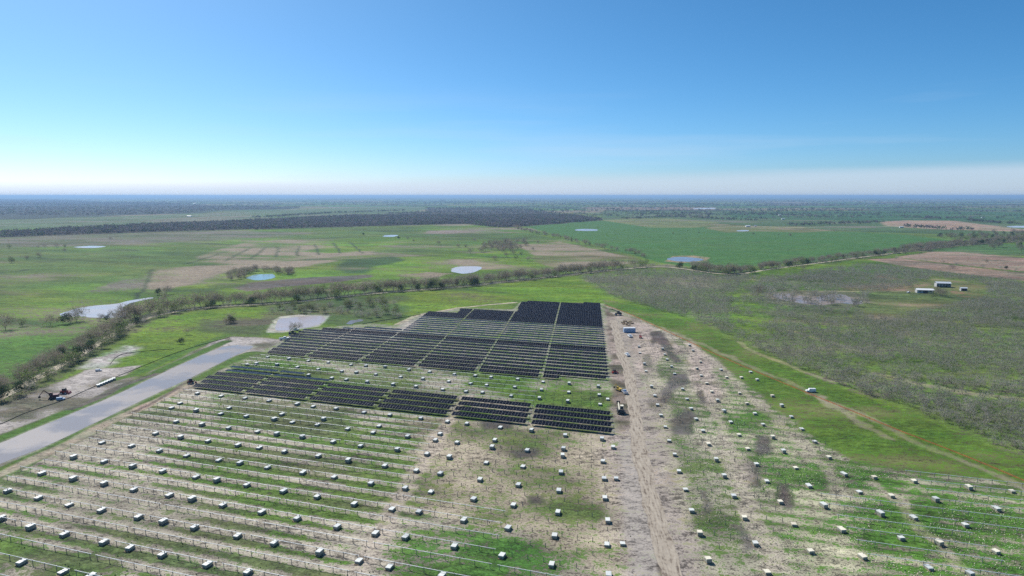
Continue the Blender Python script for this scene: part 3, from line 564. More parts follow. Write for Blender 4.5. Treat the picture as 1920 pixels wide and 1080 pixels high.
# ------------------------------------------------------------------ solar tables
TUBE_H = 1.05; NMOD = 24; MODW = 1.134; MODL = 2.28; GAPM = .02; TL = NMOD*(MODW+GAPM)
mb = MB(); mb.tube((0, 0, 0), (TL+.3, 0, 0), .065, .065, 8); TUBE = mb.mesh('torque_tube', STEEL)
mb = MB()
mb.box(-.05, .05, -.008, .008, -.2, TUBE_H-.12); mb.box(-.055, -.045, -.04, .04, -.2, TUBE_H-.12); mb.box(.045, .055, -.04, .04, -.2, TUBE_H-.12)
mb.box(-.06, .06, -.11, .11, TUBE_H-.14, TUBE_H+.10)
POSTM = mb.mesh('post', POST)
def module(mb, x, d=0.0):
    f = .022; h = MODL/2; w = MODW; z0, z1 = .09, .125
    mb.box(x, x+w, -h, h, z0, z1-.004, 2)                       # laminate body
    for (a, b_, c, e) in ((x, x+f, -h, h), (x+w-f, x+w, -h, h), (x+f, x+w-f, -h, -h+f), (x+f, x+w-f, h-f, h)):
        mb.box(a, b_, c, e, z1-.003, z1+.004, 1)
    mb.add([(x+f, -h+f, z1-.001), (x+w-f, -h+f, z1-.001), (x+w-f, h-f, z1-.001), (x+f, h-f, z1-.001)], [(0, 1, 2, 3)], 0)
    mb.box(x+f, x+w-f, -.011, .011, z1-.002, z1+.0005, 1)       # centre seam of the half cut module
mb = MB(); module(mb, 0); mb.box(MODW*.25-.03, MODW*.25+.03, -.5, .5, .0, .088, 1); PANEL = mb.mesh('solar_panel', [GLASS, FRAME, BACK])
def arr(n0, n1):
    mb = MB()
    for i in range(n0, n1): module(mb, .15+i*(MODW+GAPM))
    return mb.mesh('panel_array', [GLASS, FRAME, BACK])
ARR = arr(0, NMOD); ARR_S = arr(0, 12); ARR_L = arr(6, NMOD)
def table(u, v, length, name, label, cat, group, mode, tilt=0.0, posts=True, arrm=None):
    """mode: 'frame', 'full' (each panel a part) or 'array'"""
    x, y = uvw(u, v); r = link(name, None, loc=(x, y, 0), rot=(0, 0, -ROWA)); r.empty_display_size = .5
    tag(r, label, cat, group)
    link('torque_tube', TUBE, r, (0, 0, TUBE_H), scale=(length/(TL+.3), 1, 1))
    if posts:
        n = max(2, int(round(length/3.45))+1)
        for i in range(n): link('post', POSTM, r, (.4+(length-.8)*i/(n-1), 0, 0), (0, 0, random.uniform(-.03, .03)))
    if mode == 'full':
        nm = min(NMOD, int((length-.2)/(MODW+GAPM)))
        for i in range(nm):
            link('solar_panel', PANEL, r, (.15+i*(MODW+GAPM), 0, TUBE_H), (R(tilt), 0, 0))
    elif mode == 'array':
        link('panel_array', arrm or ARR, r, (0, 0, TUBE_H), (R(tilt), 0, 0), (min(1, length/(TL+.3)), 1, 1))
    return r
BLOCK = pts((799, 588), (858, 589), (862, 581), (890, 581.5), (967, 586), (978, 567.5), (1137, 572), (1140, 600), (1146, 655), (1152, 720), (496, 668), (562, 621.5), (625, 619), (700, 616), (748, 619), (764, 609))
DESC_COL = ['right hand', 'second from right', 'third from right', 'fourth from right', 'fifth from right', 'leftmost']
rows_front = {}
for k in range(19, 25):
    v = row_v(k)
    for c in range(6):
        if k >= 23 and c < 4: continue
        ur, ul = gap_u(c, v)-.35, gap_u(c+1, v)+.35
        if c == 5: ul = gap_u(5, v)-25.5+1.2*math.sin(k*1.7)
        if k >= 23: tl = 2
        else: tl = 16+random.uniform(-1.5, 1.5)
        if k >= 23 and c == 4: ur = ul+12 if k == 24 else ur
        table(ul, v, ur-ul, 'solar_table', 'dark solar table, %s in the %s' % (DESC_COL[c], ['frontmost panel row', 'second panel row from the front', 'third panel row from the front', 'fourth panel row from the front', 'fifth panel row, nearly flat', 'sixth panel row, nearly flat'][k-19]),
              'solar panels', 'solar tables of the front rows', 'full', tl)
def block_tilt(k, c):
    j = k-29
    if j < 2: t = 21
    elif j < 4 and c in (2, 3): t = 20
    elif j < 10: t = 12.5
    elif j == 10: t = 26
    elif j < 20: t = 6
    else: t = 20
    return t+random.uniform(-1.0, 1.0)
for k in range(29, 64):
    v = row_v(k); n_in = 0
    for c in range(7):
        ur, ul = gap_u(c, v)-.35, gap_u(c+1, v)+.35
        # trim to the outline of the block
        us = np.linspace(ul, ur, 29); ins = [inpoly(uvw(u, v), BLOCK) for u in us]
        if sum(ins) < 7: continue
        idx = [i for i, q in enumerate(ins) if q]; ul2, ur2 = us[idx[0]], us[idx[-1]]
        if ur2-ul2 < 6: continue
        full = k < 31
        tl = block_tilt(k, c)
        table(ul2, v, ur2-ul2, 'solar_table', 'rear block solar table, %s from the right, %s row from the block front' % (ordinal(c+1), ordinal(k-28)),
              'solar panels', 'solar tables of the rear block', 'full' if full else 'array', tl)
# bare frames
SITEL = [tuple(p) for p in SITE]
nfr = 0
FRX = {}
for k in range(-3, 29):
    if 19 <= k <= 22: continue
    v = row_v(k)
    for c in range(-0, 6):
        if k in (23, 24) and c >= 4: continue
        if k < 19 and c == 0 and v > 124: continue
        if k < 19 and c == 1 and v > 150: continue
        if k > 22 and c == 0: continue
        ur, ul = gap_u(c, v)-.6, gap_u(c+1, v)+.6
        if c == 5: ul = gap_u(5, v)-25+1.5*math.sin(k*2.3)
        if c == 0 and k < 19: ur -= 10
        # skip frames wholly outside the view
        def vis(u):
            x, y = uvw(u, v)
            if y < 60: return False
            px = 960+FPX*x/(y*math.cos(TILT)+CAM_H*math.sin(TILT)); dpt = y*math.cos(TILT)+CAM_H*math.sin(TILT)
            py = 540-FPX*(-CAM_H*math.cos(TILT)+y*math.sin(TILT))/dpt
            return -20 < px < 1940 and py < 1100
        if not any(vis(u) for u in (ul, (ul+ur)/2, ur)): continue
        rowk = (k+4) if k < 19 else (k-22)
        lab = 'bare torque tube on posts, %s from the track, %s row %s' % (ordinal(c+1), ordinal(rowk), 'from the foreground' if k < 19 else 'behind front panels')
        table(ul, v, ur-ul, 'tracker_frame', lab, 'solar frame', 'empty tracker frames waiting for panels', 'frame'); nfr += 1
RGTL = [tuple(p) for p in RGT]
for k in range(9, 46):
    v = row_v(k)
    for c in range(0, 8):
        ul = gap_u(0, v)+50+28.5*c; ur = ul+27.3
        x, y = uvw((ul+ur)/2, v)
        if not inpoly((x, y), RGTL): continue
        dpt = y*math.cos(TILT)+CAM_H*math.sin(TILT); px = 960+FPX*x/dpt
        if px < 1640 or px > 1990: continue
        if not vis((ul+ur)/2): continue
        table(ul, v, ur-ul, 'tracker_frame', 'bare torque tube in green weeds at lower right, row %d back, %s from the track' % (k-8, ordinal(c+1)), 'solar frame', 'empty tracker frames waiting for panels', 'frame')
# driven posts without tubes
cand = []
for k in range(0, 60):
    v = row_v(k)
    for j in range(0, 90):
        u = gap_u(0, v)-57+.5+3.45*j
        x, y = uvw(u, v)
        if not inpoly((x, y), SITEL): continue
        du = u-gap_u(0, v)
        if 19 <= k <= 22 or k > 28:
            if du < 20: continue
        if -2 < du < 17: continue
        if k < 19 and du < -28.5 and v < 150: continue
        if k < 19 and du < 0 and v < 124 and du > -28.5 and du < -11: continue
        if k > 22 and du < -28: continue
        dpt = y*math.cos(TILT)+CAM_H*math.sin(TILT); px = 960+FPX*x/dpt; py = 540-FPX*(-CAM_H*math.cos(TILT)+y*math.sin(TILT))/dpt
        if not (0 < px < 1930 and 560 < py < 1085): continue
        if px > 1600 and py > 880: continue
        if fbm(np.array([x]), np.array([y]), 40, 2, 900)[0] < .38: continue
        cand.append((math.hypot(x, y), x, y))
cand.sort()
mb = MB(); mb.box(-.06, .06, -.01, .01, -.2, 1.05); mb.box(-.065, -.05, -.045, .045, -.2, 1.05); mb.box(.05, .065, -.045, .045, -.2, 1.05); DPOST = mb.mesh('steel_post', POST)
for d, x, y in cand[:290]:
    tag(link('steel_post', DPOST, loc=(x, y, 0), rot=(0, 0, -ROWA)), 'thin driven steel post standing in weedy ground near the dirt track', 'post', 'driven steel posts without tubes')
if len(cand) > 290:
    mb = MB()
    for d, x, y in cand[290:]:
        M = Matrix.Translation((x, y, 0)) @ Matrix.Rotation(-ROWA, 4, 'Z'); mb.box(-.06, .06, -.03, .03, -.2, 1.0, 0, M)
    tag(link('steel_posts', mb.mesh('steel_posts', POST)), 'far rows of thin driven posts beyond the nearer ones', 'posts', kind='stuff')

# ------------------------------------------------------------------ module crates
crates = []
def cr(ox, oy, s, L): crates.extend([(ox+a/s, oy+b/s) for a, b in L])
cr(0, 810, 4, [(765,72),(985,98),(1195,135),(1355,35),(1400,168),(1560,62),(1640,203),(1785,92),(1800,225),(1165,5),(550,185),(780,215),(993,252),(1220,288),(1470,328),(1625,355),(1850,390),(315,303),(548,345),(778,383),(1002,425),(1268,467),(1440,497),(1670,540),(58,435),(287,487),(517,537),(760,580),(1040,630),(1222,667),(1460,708),(1782,770),(5,645),(227,707),(483,760),(778,818),(972,862),(1217,913),(1553,985),(1860,1040),(160,968),(468,1040),(680,1075)])
cr(480, 810, 4, [(155,10),(347,32),(578,67),(785,97),(1060,127),(1135,28),(1380,8),(1345,55),(1508,73),(1790,55),(1770,110),(25,110),(215,140),(467,173),(692,208),(965,247),(1283,158),(1450,183),(1727,222),(85,257),(350,297),(587,330),(860,378),(1200,283),(1382,305),(1680,350),(207,435),(457,478),(738,532),(1117,415),(1310,440),(1632,495),(43,592),(308,640),(608,703),(1018,570),(1220,590),(1558,652),(135,825),(478,895),(895,752),(1120,780),(1487,850),(1890,712),(773,957),(1000,1000),(1845,917),(1395,1070)])
cr(960, 810, 4, [(400,18),(675,47),(758,107),(387,122),(380,172),(115,132),(680,213),(82,252),(368,295),(47,390),(690,342),(780,342),(352,432),(10,540),(697,487),(345,595),(717,657),(320,770),(712,833),(828,828),(298,985),(725,1058),(1178,58),(1475,85),(1703,15),(1767,118),(1220,163),(1532,203),(1835,235),(1252,288),(1592,325),(1912,360),(1300,422),(1663,473),(1347,582),(1743,635),(1410,755),(1825,828),(1470,955),(1915,1040)])
cr(1440, 810, 4, [(35,35),(350,67),(115,140),(455,183),(208,260),(568,308),(305,395),(797,333),(1095,360),(1505,410),(1830,435),(683,440),(927,470),(1257,500),(1712,567),(92,517),(418,545),(840,605),(1092,633),(1480,690),(195,683),(553,723),(1000,787),(1285,825),(1712,887),(320,885),(708,925),(1205,1005),(1515,1050)])
cr(320, 680, 6, [(300,340),(568,365),(835,390),(1107,418),(1420,458),(1605,482),(1860,508),(103,447),(10,498),(285,533),(565,565),(655,500),(850,595),(1165,630),(1250,572),(1370,660),(1650,688),(1722,628),(60,655),(350,690),(648,728),(975,768),(860,12),(962,8),(1195,18),(1425,45),(1660,65),(1550,137),(1812,167)])
cr(640, 680, 6, [(55,185),(170,103),(290,213),(387,125),(490,42),(582,242),(668,155),(760,72),(838,267),(915,180),(993,97),(1140,297),(1208,205),(1272,125),(1505,140),(1452,228),(1400,318),(1685,157),(1635,242),(1588,328),(1910,367),(255,548),(543,580),(893,617),(1193,655),(1412,677),(1787,718),(68,738),(425,702),(358,775),(5,90),(275,27),(110,15)])
cr(960, 680, 6, [(65,180),(32,268),(350,207),(330,297),(308,395),(643,230),(628,430),(640,325),(970,262),(980,355),(1078,402),(990,462),(218,755),(1610,365),(1638,468),(1675,585),(1725,712)])
cr(480, 560, 6, [(130,650),(368,675),(588,692),(812,712)])
cr(1140, 560, 6, [(410,730),(430,808),(350,535),(358,602),(615,563),(640,622),(665,680),(717,757),(750,838),(918,520),(955,577),(1042,705),(1000,780),(1050,860),(1110,945),(1272,795),(1335,877),(1605,818),(1680,905),(490,985),(840,1010),(1168,1040),(1480,1055),(1500,880)])
cr(1180, 700, 6, [(650,280),(695,390),(752,505),(830,640),(992,300),(1065,418),(1142,540),(1322,330),(1412,445),(1505,568),(1610,245),(1715,358),(1822,480)])
cr(1420, 760, 6, [(500,255)])
uniq = []
for p in crates:
    if all(math.hypot(p[0]-q[0], p[1]-q[1]) > 4 for q in uniq): uniq.append(p)
crates = uniq
def carton_mesh(wrapm):
    mb = MB(); w, l, h = 1.12, 1.80, .60; b = .14
    mb.box(-w/2, w/2, -l/2, l/2, b, b+h, 0)  # sides: shade painted into the darker carton colour
    mb.box(-w/2-.02, w/2+.02, -l/2-.02, l/2+.02, b+h-.10, b+h+.02, 1, top=(.03, .03, .03))
    return mb.mesh('carton', [CARTON_SHADED, wrapm, DARKP])
CART = [carton_mesh(WRAP), carton_mesh(CREAMT), carton_mesh(mat('grey_wrap', (.54, .56, .54), .5, var=.1)), carton_mesh(mat('brown_cardboard', (.60, .54, .42), .7, var=.1))]
mb = MB()
for x in (-.5, 0, .5): mb.box(x-.05, x+.05, -1.15, 1.15, .03, .12)
for i in range(7): y = -1.08+i*.36; mb.box(-.56, .56, y-.06, y+.06, .12, .16)
for i in (0, 3, 6): y = -1.08+i*.36; mb.box(-.56, .56, y-.06, y+.06, .0, .03)
PALM = mb.mesh('pallet', WOOD)
info = []
for px, py in crates:
    x, y = at(px, py, .65); u, v = to_uv((x, y)); zone = 'right' if u > gap_u(0, v)+12 else ('mid' if v > 208 else 'left')
    info.append([px, py, x, y, u, v, zone, int(round((v-V0)/PITCH+.5))])
from collections import defaultdict
byrow = defaultdict(list)
for q in info: byrow[(q[6], q[7])].append(q)
ZN = {'left': 'in the field left of the track', 'mid': 'between the panel blocks', 'right': 'in weeds right of the track'}
zr = {z: sorted({k[1] for k in byrow if k[0] == z}) for z in ZN}
for (z, kr), L_ in byrow.items():
    L_.sort(key=lambda q: q[4]); ro = zr[z].index(kr)+1
    for j, q in enumerate(L_):
        px, py, x, y, u, v = q[:6]
        wrapped = px < 1300 or random.random() < .5
        ang = -ROWA+R(random.uniform(-4, 4))
        if px > 1540: ang = R(9)+R(random.uniform(-9, 9))
        elif px > 1280: ang = R(2)+R(random.uniform(-6, 6))
        elif px > 1000: ang = -ROWA*.5+R(random.uniform(-5, 5))
        r = link('module_crate', None, loc=(x, y, 0), rot=(0, 0, ang)); r.empty_display_size = .4
        tag(r, '%s crate %s, %s from left, line %d back' % ('pale wrapped' if wrapped else 'cream', ZN[z], ordinal(j+1), ro), 'crate', 'module crates set out along the rows')
        s = random.choice((.8, .95, 1, 1, 1.05, 1.35))*random.uniform(.96, 1.04)
        cx_ = random.uniform(.94, 1.05); link('carton', CART[random.choice((0, 0, 2)) if wrapped else random.choice((1, 1, 3))], r, (random.uniform(-.05, .05), random.uniform(-.06, .06), 0), (0, 0, R(random.uniform(-3, 3))), (cx_, random.uniform(.92, 1.08), s)); link('pallet', PALM, r); r.scale = (1, (.70 if px > 1150 and not (px > 1500 and random.random() < .35) else .95), 1)

# ------------------------------------------------------------------ vegetation
def tree_meshes(seed, h, rad, ntw, leafy=0, tw=TWIG, low=.13, flat=.8):
    """bare or leafy tree: trunk with limbs, crown of slivers and leaf clumps"""
    rd = random.Random(seed); mb = MB(); tips = []
    def limb(p, d, L, r, depth):
        q = p+d*L; mb.tube(p, q, r, r*.6, 5 if depth < 2 else 3, 0, False)
        tips.append(q)
        if depth >= 3: return
        for _ in range(3 if depth < 2 else 2):
            nd_ = (d*.75+Vector((rd.uniform(-1, 1), rd.uniform(-1, 1), rd.uniform(-.15, .7)))*.8).normalized()
            limb(q, nd_, L*rd.uniform(.6, .85), r*.55, depth+1)
    limb(Vector((0, 0, -.2)), Vector((rd.uniform(-.1, .1), rd.uniform(-.1, .1), 1)).normalized(), h*low+.2, h*.022, 0)
    trunk = mb.mesh('trunk', BARK)
    # crown slivers
    c = MB(); ncl = 9 if ntw > 150 else 6
    cl = [(rd.uniform(-.62, .62)*rad, rd.uniform(-.62, .62)*rad, h*(low+.14+(1-low-.24)*rd.random()), rd.uniform(.38, .62)*rad) for _ in range(ncl)]
    for i in range(ntw):
        a = cl[rd.randrange(ncl)]; d = Vector((rd.gauss(0, 1), rd.gauss(0, 1), rd.gauss(0, flat))).normalized()*a[3]*rd.random()**.4
        p = Vector(a[:3])+d
        if p.z < h*low*.5: continue
        out = (d.normalized()+Vector((rd.uniform(-.6, .6), rd.uniform(-.6, .6), rd.uniform(0, .9)))).normalized()
        L = rd.uniform(.10, .2)*rad+.25; w = rd.uniform(.02, .045)+L*.025
        s_ = out.orthogonal().normalized(); s_.rotate(Matrix.Rotation(rd.uniform(0, 6.28), 3, out))
        m_ = 1 if rd.random() < leafy else 0
        if m_: w *= 3.0; L *= .55
        c.add([p-s_*w, p+s_*w, p+out*L+s_*w*.3, p+out*L*.9-s_*w*.3], [(0, 1, 2, 3)], m_)
    crown = c.mesh('crown', [tw, LEAF if leafy < .9 else LEAFD])
    return trunk, crown
BARE = [tree_meshes(10+i, random.uniform(6.2, 7.4), random.uniform(3.8, 4.8), 950, [0, .06, .12, 0][i]) for i in range(4)]
GREEN = [tree_meshes(30+i, random.uniform(5.8, 7), random.uniform(3.2, 4.2), 760, [.55, .95, .7][i]) for i in range(3)]
SHRUB = [tree_meshes(50+i, random.uniform(2.8, 3.6), random.uniform(1.8, 2.6), 230, [.05, .12, .2, .08][i], TWIGG, .12, .6) for i in range(4)]
def plant(name, protos, x, y, s, label, cat, group):
    t, c = protos[random.randrange(len(protos))] if isinstance(protos, list) else protos
    r = link(name, None, loc=(x, y, 0), rot=(0, 0, random.uniform(0, 6.28)), scale=(s*random.uniform(.9, 1.15), s*random.uniform(.9, 1.15), s)); r.empty_display_size = .5
    tag(r, label, cat, group); link('trunk', t, r); link('crown', c, r); return r
# road tree lines
P = ROAD; seg = np.hypot(*(P[1:]-P[:-1]).T); cum = np.r_[0, np.cumsum(seg)]
s = 25.0; cnt = [0, 0]
while s < cum[-1]-20:
    x = np.interp(s, cum, P[:, 0]); y = np.interp(s, cum, P[:, 1]); x2 = np.interp(s+1, cum, P[:, 0]); y2 = np.interp(s+1, cum, P[:, 1])
    tx, ty = x2-x, y2-y; l = math.hypot(tx, ty); nx, ny = -ty/l, tx/l
    px = 960+FPX*x/(y*math.cos(TILT)+CAM_H*math.sin(TILT))
    dens = 1.0
    if 1170 < px < 1290: dens = .25
    if px > 1420: dens = .75
    if random.random() < dens:
        o = random.uniform(3.6, 9.5); cnt[0] += 1
        sc = random.uniform(.9, 1.38)*(.6 if px < 250 else 1.0)*(.75 if 1400 < px < 1700 else 1)
        pr = BARE if random.random() < .94 else GREEN
        plant('roadside_tree' if pr is BARE else 'leafing_tree', pr, x+nx*o, y+ny*o, sc, '%s tree beyond the pale country road, %s along from the left' % ('leafless' if pr is BARE else 'green tinged', ordinal(cnt[0])), 'tree', 'trees lining the far side of the country road')
    if random.random() < (.95 if px < 330 else .5):
        o = random.uniform(3.2, 6.0); cnt[1] += 1
        plant('roadside_bush', SHRUB if random.random() < .7 else GREEN, x-nx*o, y-ny*o, random.uniform(.9, 1.3) if px > 250 else random.uniform(.8, 1.1), 'low bush on the near side of the country road, %s from the left' % ordinal(cnt[1]), 'bush', 'bushes along the near side of the country road')
    s += random.uniform(3.0, 5.2)*(.9 if px < 300 else 1)
# scattered single trees
SCT = [((22, 493), 1.3), ((75, 482), 1), ((50, 487), .7), ((18, 466), .9), ((85, 464), .8), ((105, 464), .9), ((122, 464), .9), ((72, 464), .6), ((207, 449), .8), ((52, 485), .6), ((120, 472), .8),
       ((306, 566), 1.1), ((296, 553), 1.0), ((312, 552), 1.0), ((143, 603), 1.5), ((118, 608), 1.2), ((95, 610), 1.1), ((10, 618), 1.4), ((200, 603), .8), ((215, 598), .9), ((188, 602), .7), ((42, 612), .9), ((230, 592), .8), ((132, 606), 1.1),
       ((748, 448), .9), ((764, 449), .7), ((775, 453), .7), ((682, 441), .9), ((822, 459), .9), ((860, 464), .9), ((873, 464), .8), ((882, 476), 1.1), ((890, 452), .9), ((978, 480), .9), ((990, 489), .8), ((1008, 457), .8), ((1262, 439), .7), ((928, 488), .9), ((1000, 470), .7),
       ((968, 487), .9), ((950, 482), .8), ((963, 477), .9), ((1310, 437), .6), ((1297, 473), .4), ((1420, 555), 1.3), ((1412, 440), .8), ((1482, 443), .9), ((1505, 507), .8), ((1460, 441), .6), ((1755, 553), 1.0), ((1765, 556), .9), ((1748, 560), .8), ((553, 626), .9),
       ((430, 605), .9), ((437, 606), .8), ((424, 608), .6), ((429, 640), .35), ((338, 645), .6), ((350, 628), .5), ((1785, 504), .8), ((1560, 492), .9), ((1720, 466), .9), ((1850, 493), .7), ((1886, 505), .7)]
for i, ((px, py), s_) in enumerate(SCT):
    x, y = at(px, py); pr = BARE if i % 3 else GREEN
    side = 'left' if px < 640 else ('middle' if px < 1280 else 'right')
    plant('lone_tree', pr, x, y, s_*.9, 'lone %s tree in the %s pastures, %s of the scattered trees' % ('leafless' if pr is BARE else 'green tinged', side, ordinal(i+1)), 'tree', 'lone trees scattered over the pastures')
# hedge and copses
def walk(L, step, name, protos, lab, cat, grp, jit=3, sc=(.7, 1.1)):
    P = np.array(L); seg = np.hypot(*(P[1:]-P[:-1]).T); cum = np.r_[0, np.cumsum(seg)]; s = 0; i = 0
    while s < cum[-1]:
        i += 1; plant(name, protos, np.interp(s, cum, P[:, 0])+random.uniform(-jit, jit), np.interp(s, cum, P[:, 1])+random.uniform(-jit, jit), random.uniform(*sc), lab % ordinal(i), cat, grp); s += step*random.uniform(.6, 1.5)
walk(HEDGE, 15, 'hedge_tree', BARE[:3]+GREEN[:1], 'dark tree in the hedge beside the dark green field, %s from its far end', 'tree', 'hedge trees beside the green field', 4, (.7, 1.2))
walk(pts((1690, 478), (1740, 470), (1790, 462), (1840, 462)), 9, 'field_tree', BARE, 'bare tree in the line behind the ploughed field, %s from the left', 'tree', 'trees behind the ploughed field', 4, (.8, 1.2))
walk(pts((1625, 487), (1700, 487), (1760, 493), (1880, 507), (1960, 517)), 26, 'field_bush', SHRUB, 'low bush on the strip between the ploughed fields, %s from the left', 'bush', 'bushes between the ploughed fields', 2, (.9, 1.4))
def cluster(poly, n, name, protos, lab, cat, grp, sc=(.7, 1.1)):
    P = np.array(poly); i = 0; t = 0
    while i < n and t < n*60:
        t += 1; x = random.uniform(P[:, 0].min(), P[:, 0].max()); y = random.uniform(P[:, 1].min(), P[:, 1].max())
        if inpoly((x, y), poly): i += 1; plant(name, protos, x, y, random.uniform(*sc), lab, cat, grp)
cluster(pts((900, 470), (905, 458), (985, 455), (990, 464), (960, 473), (905, 476)), 45, 'copse_tree', BARE, 'leafless tree of the small copse in the middle pasture', 'tree', 'copse in the middle pasture', (.9, 1.3))
cluster(pts((425, 520), (440, 513), (470, 508), (520, 505), (550, 511), (548, 517), (525, 516), (500, 510), (465, 514), (458, 524), (440, 527), (428, 525)), 45, 'pond_tree', BARE[:3], 'leafless tree crowding the rim of the teal pond', 'tree', 'trees round the teal pond', (.6, .9))
cluster(pts((1752, 446), (1790, 441), (1850, 438), (1925, 436), (1960, 470), (1900, 474), (1850, 466), (1800, 456)), 90, 'woodland_tree', GREEN+BARE, 'tree of the mixed wood at the far right beyond the ploughed field', 'tree', 'mixed wood at far right', (.9, 1.5))
cluster(pts((500, 588), (520, 578), (620, 572), (700, 562), (748, 562), (750, 598), (700, 598), (620, 590), (560, 592)), 110, 'brush_tree', SHRUB+GREEN[:1], 'tangled brush between the country road and the upper pond', 'brush', 'brush above the pond', (.7, 1.2))
cluster(pts((1441, 570), (1436, 550), (1500, 546), (1620, 560), (1632, 572), (1600, 580), (1520, 582)), 50, 'pond_shrub', SHRUB, 'bare shrub leaning over the brown pond rim', 'shrub', 'shrubs round the brown pond', (1.2, 1.9))

# scrubland to the right: 300 nearest as things, the rest as one mass
def scrub_points():
    P = SCRUB; out = []; x0, x1, y0, y1 = P[:, 0].min(), P[:, 0].max(), P[:, 1].min(), P[:, 1].max()
    M = 60000; x = rng.uniform(x0, x1, M); y = rng.uniform(y0, y1, M)
    ok = sdf(x, y, P) > 1.5; ok &= sdf(x, y, FARM) < 0; ok &= sdf(x, y, PONDB) < -1
    dens = sstep(.40, .56, fbm(x, y, 20, 4, 700, 1.8, R(-30)))*.76+.20
    dens *= 1-.85*(ldist(x, y, pts((1640, 700), (1700, 715), (1790, 735), (1920, 750))) < 5)
    px = 960+FPX*x/(y*math.cos(TILT)+CAM_H*math.sin(TILT)); ok &= (px < 1990)
    clear = sdf(x, y, pts((1420, 500), (1600, 490), (1640, 498), (1560, 512), (1440, 525), (1400, 540), (1440, 600), (1400, 640), (1360, 600), (1380, 540)))
    dens *= np.where(clear > 0, .3, 1)
    ok &= rng.random(M) < dens
    return np.stack([x[ok], y[ok]], 1)
SP = scrub_points()
# thin out to a sensible spacing with a grid
cell = {}; keep = []
for p in SP:
    c = (int(p[0]//3.3), int(p[1]//3.3))
    if c in cell: continue
    cell[c] = 1; keep.append(p)
SP = np.array(keep); SP = SP[np.argsort(np.hypot(SP[:, 0], SP[:, 1]))]
for i, p in enumerate(SP[:295]):
    plant('scrub_bush', SHRUB, p[0], p[1], random.uniform(.75, 1.25), 'leafless grey mesquite bush at the near edge of the right hand scrubland', 'bush', 'mesquite scrub right of the orange fence')
def mass(name, P, protos, sc, mats, label, cat):
    """many copies of prototype crowns merged into ONE countless mass"""
    Vs = []; Fs = []; Ms = []; off = 0
    data = []
    for t, c in protos:
        for me, mo in ((c, 0),):
            n = len(me.vertices); v = np.empty(n*3, np.float32); me.vertices.foreach_get('co', v)
            q = np.empty(len(me.polygons)*4, np.int32); me.loops.foreach_get('vertex_index', q)
            mi = np.empty(len(me.polygons), np.int32); me.polygons.foreach_get('material_index', mi)
            data.append((v.reshape(-1, 3), q.reshape(-1, 4), mi))
    for j, p in enumerate(P):
        v, f, mi = data[rng.integers(len(data))]; a = rng.uniform(0, 6.28); s_ = rng.uniform(*sc)*(p[2] if len(p) > 2 else 1)
        cr_, sr_ = math.cos(a)*s_, math.sin(a)*s_
        w = np.stack([v[:, 0]*cr_-v[:, 1]*sr_+p[0], v[:, 0]*sr_+v[:, 1]*cr_+p[1], v[:, 2]*min(s_, 1.15)], 1)
        Vs.append(w); Fs.append(f+off); Ms.append(mi); off += len(v)
    me = fast_mesh(name, np.vstack(Vs), np.vstack(Fs), mats, 4, np.concatenate(Ms))
    return tag(link(name, me), label, cat, kind='stuff')
SHL = [tree_meshes(70+i, random.uniform(2.8, 3.6), random.uniform(1.9, 2.7), 130, [.05, .12, .2][i], TWIGG, .12, .6) for i in range(3)]
mass('scrubland', SP[295:], SHL, (.8, 1.35), [TWIGG, LEAF], 'grey leafless mesquite scrub stretching away to the right', 'scrub')

# far woods: lumpy crowns, each a ragged cluster of faces
def lump(seed, leaf):
    rd = random.Random(seed); c = MB()
    for i in range(26):
        d = Vector((rd.gauss(0, 1), rd.gauss(0, 1), abs(rd.gauss(0, .8)))).normalized(); p = Vector((d.x*5*rd.uniform(.5, 1), d.y*5*rd.uniform(.5, 1), 2+d.z*6*rd.uniform(.5, 1)))
        o = Vector((rd.uniform(-1, 1), rd.uniform(-1, 1), rd.uniform(-.2, 1))).normalized(); s_ = o.orthogonal().normalized(); w = rd.uniform(.6, 1.4); L = rd.uniform(1.2, 2.8)
        c.add([p-s_*w, p+s_*w, p+o*L+s_*w*.5, p+o*L-s_*w*.4], [(0, 1, 2, 3)], leaf)
    return None, c.mesh('lump', [FOREST, FORESTG])
LUMPS = [lump(1, 0), lump(2, 0), lump(3, 0), lump(4, 1)]; LUMPG = [lump(5, 1), lump(6, 1), lump(7, 0)]
def fill(poly, spacing, n, smin=1.0, grow=0.0, gapv=.36):
    P = np.array(poly); x = rng.uniform(P[:, 0].min(), P[:, 0].max(), n); y = rng.uniform(P[:, 1].min(), P[:, 1].max(), n)
    ok = sdf(x+(fbm(x, y, 60, 2, 810)-.5)*40, y+(fbm(x, y, 60, 2, 811)-.5)*40, P) > 0
    ok &= np.abs(x) < y*.80+60
    ok &= fbm(x, y, 140 if P is None else min(900, 140+P[:, 1].mean()/12), 3, 812, 2.5, R(5)) > gapv
    x, y = x[ok], y[ok]; d = np.hypot(x, y); s_ = np.clip(d*grow, smin, 4.0)
    cell = {}; out = []
    for a, b, c in zip(x, y, s_):
        k = (int(a//(spacing*c)), int(b//(spacing*c)), round(c, 1))
        if k in cell: continue
        cell[k] = 1; out.append((a, b, c))
    return out
W1 = fill(FOR1, 8.0, 90000, 1.0, 1/2600); mass('bare_woodland', W1, LUMPS, (.7, 1.15), [FOREST, FORESTG], 'dark leafless wood stretching across the left and middle distance', 'woodland')
W2 = fill(FOR2, 9.0, 120000, 1.3, 1/2600, .49); mass('distant_woodland', W2, LUMPS, (.7, 1.2), [FOREST, FORESTG], 'hazy blue grey wood below the left horizon', 'woodland')
